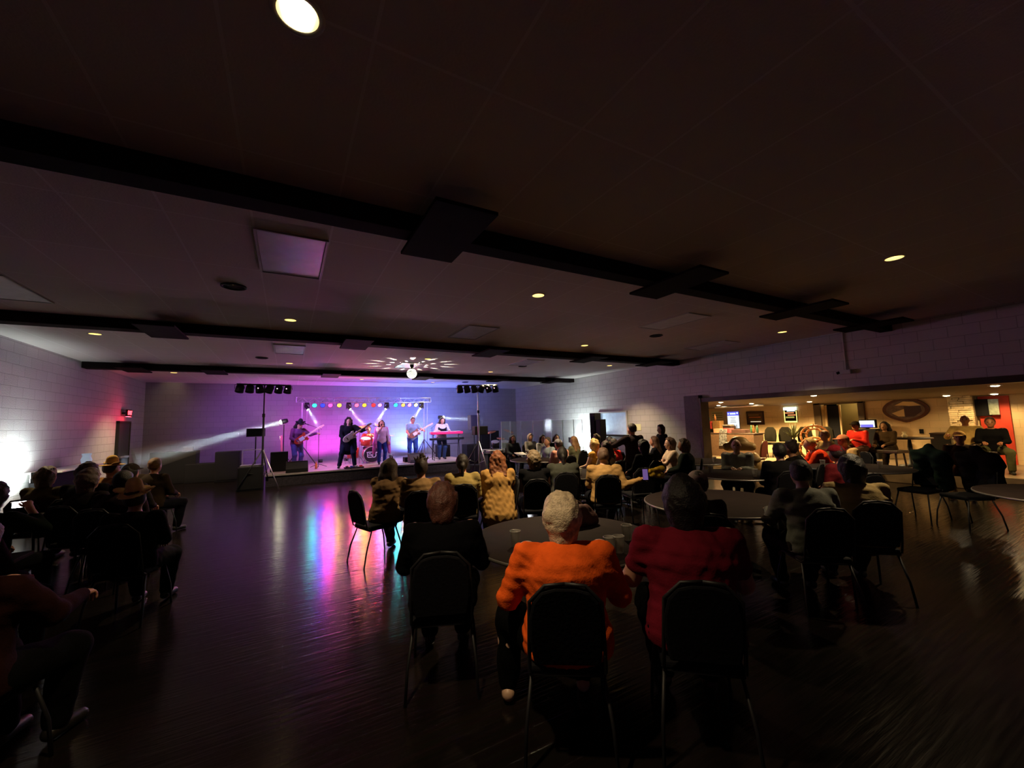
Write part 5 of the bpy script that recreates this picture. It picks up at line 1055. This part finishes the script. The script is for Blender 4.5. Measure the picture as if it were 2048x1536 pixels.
seat('blond man in an orange red shirt hunched over the table', 9.42, 4.05, 35, 'the blond man in orange red', g=1.35, shirt='e0401c', pants='1a1a20', hair='short', hc='c09a50', skin='d09a74', lean=28, h=MID, L=(-.1, .5, .85), Rr=(.1, .5, .85))
seat('older man with a ruddy face, peach cap and cream jacket, in profile', 9.95, 3.85, 60, 'the man in the cream jacket', g=1.25, shirt='c8a468', pants='2a2420', hair='short', hc='b08c6a', skin='cc7f5c', hat='cap', hatc='c07a52', lean=14, h=MID, face=True)
seat('person with sandy hair behind the man in the cream jacket', 11.7, 5.0, 60, 'the sandy haired person', shirt='a08858', pants='202020', hair='short', hc='9a6a3c', skin='c08c60', h=FAR, face=True)
seat('man in a black cap and red flowered shirt, bent over his hands', 13.1, 4.83, 75, 'the man in the red flowered shirt', ch=False, z=.3, s=.93, g=1.3, shirt='c02c20', pants='4a342c', hair='short', hc='15100c', hat='cap', hatc='18120e', skin='a8704a', lean=14, h=MID, face=True, L=(-.1, .36, .8), Rr=(.1, .36, .8))
seat('person with dark hair in brown clothes, right of the man in the flowered shirt', 13.4, 4.40, 80, 'the dark haired person in brown', ch=False, z=.3, s=.9, g=1.2, shirt='3a2c1c', pants='2a2018', hair='long', hc='1c140e', skin='9a6a44', h=MID, face=True)
seat('bald man in a white shirt slouching before the stone column', 14.3, 3.2, 100, 'the bald man in white', ch=False, z=.3, s=1.0, g=1.3, shirt='c0a060', pants='4a4034', hair='bald', skin='9c6440', lean=-6, h=MID, face=True, L=(-.3, .3, .85), Rr=(.3, .3, .85))
seat('man with a white cap and a beard, seated low in front of the bald man', 11.75, 2.72, 95, 'the man in the white cap', g=1.2, shirt='2a1c12', pants='6a5430', hair='short', hc='2a1a10', hat='cap', hatc='c8a060', skin='8a5a38', h=MID, face=True, lean=6)
seat('man in a black jacket with light olive trousers, sitting with knees apart facing us', 13.9, 2.72, 100, 'the man in the black jacket with olive trousers', ch=False, z=.3, s=.95, g=1.15, shirt='0a0a0c', pants='4a4a30', hair='short', hc='3a2618', skin='8a5a3c', h=MID, face=True, legs=((.24, .42, .09), (-.24, .42, .09)), L=(-.14, .36, .74), Rr=(.14, .36, .74))
# benches for those on the raised floor
for x, y, rz, w_, lb in [(13.2, 4.6, 77, 1.2, 'wooden bench carrying the man in the flowered shirt'), (14.3, 3.2, 100, .5, 'padded chair block carrying the bald man in white'), (13.9, 2.72, 100, .5, 'dark stool carrying the man in the black jacket')]:
    t = thing('bench', lb, 'bench', (x, y, .3), rz * D2R, 'benches in the bar'); obj('seat', MB().box((0, -.02, .43), (w_, .42, .07)), WOODD, t, bevel=.01)
    for kx in (-1, 1):
        for ky in (-1, 1): obj('leg', MB().cyl((kx * (w_ / 2 - .08), .14 * ky - .02, .4), (kx * (w_ / 2 - .06), .17 * ky - .02, 0), .02), WOODD, t)
# left crowd
seat('blurred person in dark green at the left picture edge, a glaring phone beside them', -2.38, 5.62, -14, 'the blurred person in dark green', Rr=(.16, .22, 1.06), shirt='1a2418', pants='0c0c10', hair='puffy', hc='3a3a2c', h=MID)
seat('person in a dark camouflage jacket with brown hair, right of the glaring phone', -2.84, 7.85, -20, 'the person in the camouflage jacket', g=1.2, shirt='4a4026', pants='101010', hair='curly', hc='5a4a30', h=MID)
seat('person with grey brown hair in a dark top, third from the left edge', -2.12, 6.85, -25, 'the grey brown haired person', g=1.1, shirt='1a1416', pants='101010', hair='puffy', hc='5c4a42', h=MID)
seat('person in a dark red knit cap and black jacket on the left', -2.35, 7.55, -15, 'the person in the dark red cap', g=1.25, shirt='0c0a0c', pants='101010', hair='puffy', hc='2c1410', h=MID, s=1.03)
seat('man in a tan straw hat with a dark band, facing right', -2.45, 8.7, -50, 'the man in the tan straw hat', shirt='6a4a26', pants='15151a', hair='short', hc='3a2a1c', hat='fedora', hatc='b08c4c', skin='b07a50', h=MID, face=True)
seat('person in a dark cap and black shirt left of the broad cowboy hat', -1.92, 7.55, -20, 'the person in the dark cap', shirt='14100e', pants='0f0f14', hair='short', hc='1a1410', hat='cap', hatc='241c18', h=MID)
seat('person in a large tan cowboy hat, seen from behind in the left crowd', -1.27, 5.2, -12, 'the person in the cowboy hat', g=1.3, shirt='100c10', pants='0c0c12', hair='short', hc='2a1e16', hat='cowboy', hatc='e0ba78', h=.014, s=.94, head=(0, 16))
seat('brown haired person in a black jacket with tan shoulders, rightmost of the left crowd', -1.96, 8.9, -30, 'the rightmost person of the left crowd', g=1.2, shirt='241a10', pants='0c0c12', hair='short', hc='6a4c26', h=MID)
seat('person in a dark red shirt cut by the lower left picture edge', -1.38, 3.10, -20, 'the person in dark red', g=1.35, shirt='1c0906', pants='030303', hair='puffy', hc='2c241c', h=.014, L=(-.1, .42, .80), Rr=(.2, .44, .80))
seat('person in a dark brown shirt at the left edge, behind the one in dark red', -1.98, 4.35, -20, 'the person in dark brown', g=1.2, shirt='1c1210', pants='0c0a0a', hair='short', hc='2a241e', h=MID)
seat('person in a dark violet jacket between the cowboy hat and the long table', -1.72, 6.35, -20, 'the person in the dark violet jacket', g=1.25, shirt='1a0c12', pants='0c0a0a', hair='short', hc='1e1614', h=MID, lean=12)
# empty chairs and coats
chair(5.2, 5.05, -20, 'black stacking chair under the yellow cloth')
chair(8.79, 2.04, 60, 'black stacking chair with a dark coat near the right edge')
chair(8.96, 2.6, 80, 'black stacking chair with a dark green jacket, left of the coat one')
chair(6.6, .55, 20, 'empty black stacking chair at the right picture edge'); chair(8.5, .9, 90, 'empty black stacking chair right of the dark round table')
for x, y, c, lb in [(8.79, 2.04, '14100f', 'dark coat hanging on the chair back near the right edge'), (8.96, 2.6, '14241c', 'dark green jacket hanging on the chair back left of the dark coat')]:
    t = thing('jacket', lb, 'jacket', (x, y, 0), 1.2); F = Field(V(-.4, -.5, .3), V(.4, 0, 1.25), .018); F.cap(V(-.18, -.28, 1.0), V(.18, -.28, 1.0), .09, .09, k=.05); F.cap(V(-.13, -.30, .9), V(-.12, -.32, .5), .13, .1, k=.05); F.cap(V(.13, -.30, .9), V(.12, -.32, .5), .13, .1, k=.05); F.cap(V(0, -.28, 1.05), V(0, -.28, 1.12), .08, .06, k=.06); F.noise(.02, 25, 8); fobj('jacket_body', F, cloth(c), t)

# band ------------------------------------------------------
BF = .015
r, J = person('guitarist in a dark cowboy hat, head bent, at the left end of the stage', (.28, 15.35, ZS), 200, 'stand', s=.97, shirt='6a3a62', pants='5a54a0', hair='long', hc='14100f', hat='cowboy', hatc='1a1418', skin='c08a70', L=(-.52, .34, 1.22), Rr=(.10, .30, .98), lean=14, head=(10, -25), face=True, h=BF)
guitar('red electric guitar with a pointed body, held by the left guitarist', RED, (.38, 15.08, ZS + 1.0), (math.radians(82), math.radians(57), .1), True, mat('pink_maple', (.9, .55, .5), .35))
r, J = person('guitarist with long black hair and a long dark coat, wide stance at the stage front', (1.80, 14.65, ZS), 172, 'stand', s=1.0, g=1.15, shirt='10141e', pants='1a2236', hair='curlylong', hc='0a0a0e', coat=True, skin='b08a80', L=(-.55, .36, 1.28), Rr=(.12, .32, .98), legs=((.28, -.02, .09), (-.2, .06, .09)), lean=8, head=(8, -12), face=True, h=BF)
guitar('white electric guitar held by the long haired guitarist', mat('white_lacquer', (.8, .8, .82), .3, coat=.4), (1.78, 14.30, ZS + 1.02), (math.radians(84), math.radians(58), .05))
r, J = person('singer with long brown hair, white top and open pink cardigan, holding a microphone', (3.0, 15.2, ZS), 180, 'stand', s=.93, g=.9, shirt='d8c8d4', pants='28408c', hair='long', hc='2a1614', skin='d09a80', Rr=(.05, .26, 1.42), L=(-.25, .12, .85), lean=0, head=(0, 0), face=True, h=BF)
t = thing('microphone', 'hand microphone at the mouth of the singer', 'microphone', (2.95, 14.96, ZS + 1.34)); obj('handle', MB().cyl((0, 0, -.10), (0, .03, .05), .012, .016), BLKP, t); obj('grille_ball', MB().sph((0, .035, .075), .026, 10, 8), GRILLE, t)
t = thing('cardigan', 'long pink open cardigan worn by the singer', 'cardigan', (3.0, 15.2, ZS)); F = Field(V(-.5, -.35, .2), V(.5, .35, 1.45), .017)
for k in (1, -1): F.cap(V(.17 * k, .03, 1.27), V(.24 * k, .0, .75), .07, .07, k=.04); F.cap(V(.24 * k, 0, .75), V(.27 * k, 0, .40), .07, .05, k=.04)
F.cap(V(-.15, .08, 1.2), V(.15, .08, 1.2), .07, .07); F.cap(V(0, .1, 1.1), V(0, .1, .6), .1, .1, 1.6, V(1, 0, 0)); F.noise(.012, 30, 4); fobj('knit', F, cloth('d878b8'), t)
r, J = person('guitarist in a pale blue tee shirt and jeans, looking down at his guitar', (4.28, 15.75, ZS), 165, 'stand', s=1.0, g=1.1, shirt='8aa8c0', pants='2c4c90', sleeve='short', hair='short', hc='5a3a2c', skin='c8907a', L=(-.42, .36, 1.16), Rr=(.12, .32, 1.0), lean=2, head=(20, -20), face=True, h=BF)
guitar('brown electric guitar held by the man in the pale blue tee shirt', mat('brown_burst', (.28, .10, .04), .3, coat=.4), (4.26, 15.42, ZS + 1.02), (math.radians(84), math.radians(62), 0))
r, J = person('keyboard player with long dark hair, white shirt and dark vest', (5.32, 15.35, ZS), 178, 'stand', s=.98, g=1.1, shirt='d0c4cc', pants='2a3c60', hair='long', hc='241816', skin='c8907a', L=(-.22, .34, 1.14), Rr=(.22, .34, 1.14), lean=14, head=(0, -14), face=True, h=BF, vest='1a1a22')
r, J = person('drummer in a red shirt half hidden behind the drum kit', (2.82, 16.85, ZS), 180, 'sit', s=1.02, shirt='a03034', pants='181820', hair='short', hc='3a2018', skin='c08068', L=(-.25, .4, .9), Rr=(.25, .4, .9), face=True, h=MID)
t = thing('drum_stool', 'round stool carrying the drummer', 'stool', (2.82, 16.87, ZS)); obj('seat', MB().lathe([(.001, .47), (.15, .47), (.17, .44), (.16, .41), (.001, .41)], n=20), VINYL, t); obj('post', MB().cyl((0, 0, .05), (0, 0, .42), .02), CHROME, t); lg_ = MB()
for a in range(3): lg_.cyl((0, 0, .2), (.22 * math.cos(a * 2.09), .22 * math.sin(a * 2.09), .01), .012)
obj('leg', lg_, CHROME, t)

# haze over the stage ------------------------------------------------------
def haze_mat(name, d):
    hm = bpy.data.materials.new(name); hm.use_nodes = True; nt = hm.node_tree; nt.nodes.remove(nt.nodes['Principled BSDF'])
    vs = nt.nodes.new('ShaderNodeVolumeScatter'); vs.inputs['Density'].default_value = d; vs.inputs['Anisotropy'].default_value = .1; nt.links.new(vs.outputs[0], nt.nodes['Material Output'].inputs['Volume']); return hm
if HAZE:
    o = obj('haze', MB().box(((XL + XR) / 2, 16.35, 1.72), (XR - XL - .06, 4.4, 3.0)), haze_mat('stage_haze', HAZE)); prop(o, 'thin theatrical haze hanging over the whole stage', 'haze', kind='stuff')
def haze_cone(a, b, r0, r1, d, lb):  # cone of denser haze added along a lamp's path so its beam shows
    o = obj('beam_haze_cone', MB().cyl(a, b, r0, r1, 20), haze_mat('smoke', d)); prop(o, lb, 'smoke', 'denser haze cones shaped to the light beams', 'stuff')
def toward(a, b, l): a, b = Vector(a), Vector(b); return tuple(a + (b - a).normalized() * l)
haze_cone(toward((-.13, 17.4, 1.99), BT1, .2), toward((-.13, 17.4, 1.99), BT1, 4.2), .10, .42, .32, 'denser haze cone shaped to show the beam left of the stage')
haze_cone(toward((6.02, 17.4, 2.02), BT2, .2), toward((6.02, 17.4, 2.02), BT2, 1.9), .10, .19, .30, 'denser haze cone shaped to show the beam behind the keyboard player')
for (x, tg, lb) in MH: haze_cone(toward((x, 16.95, 2.49), tg, .14), toward((x, 16.95, 2.49), tg, .95), .055, .10, .6, 'haze cone shaped to the moving head beam ' + lb)
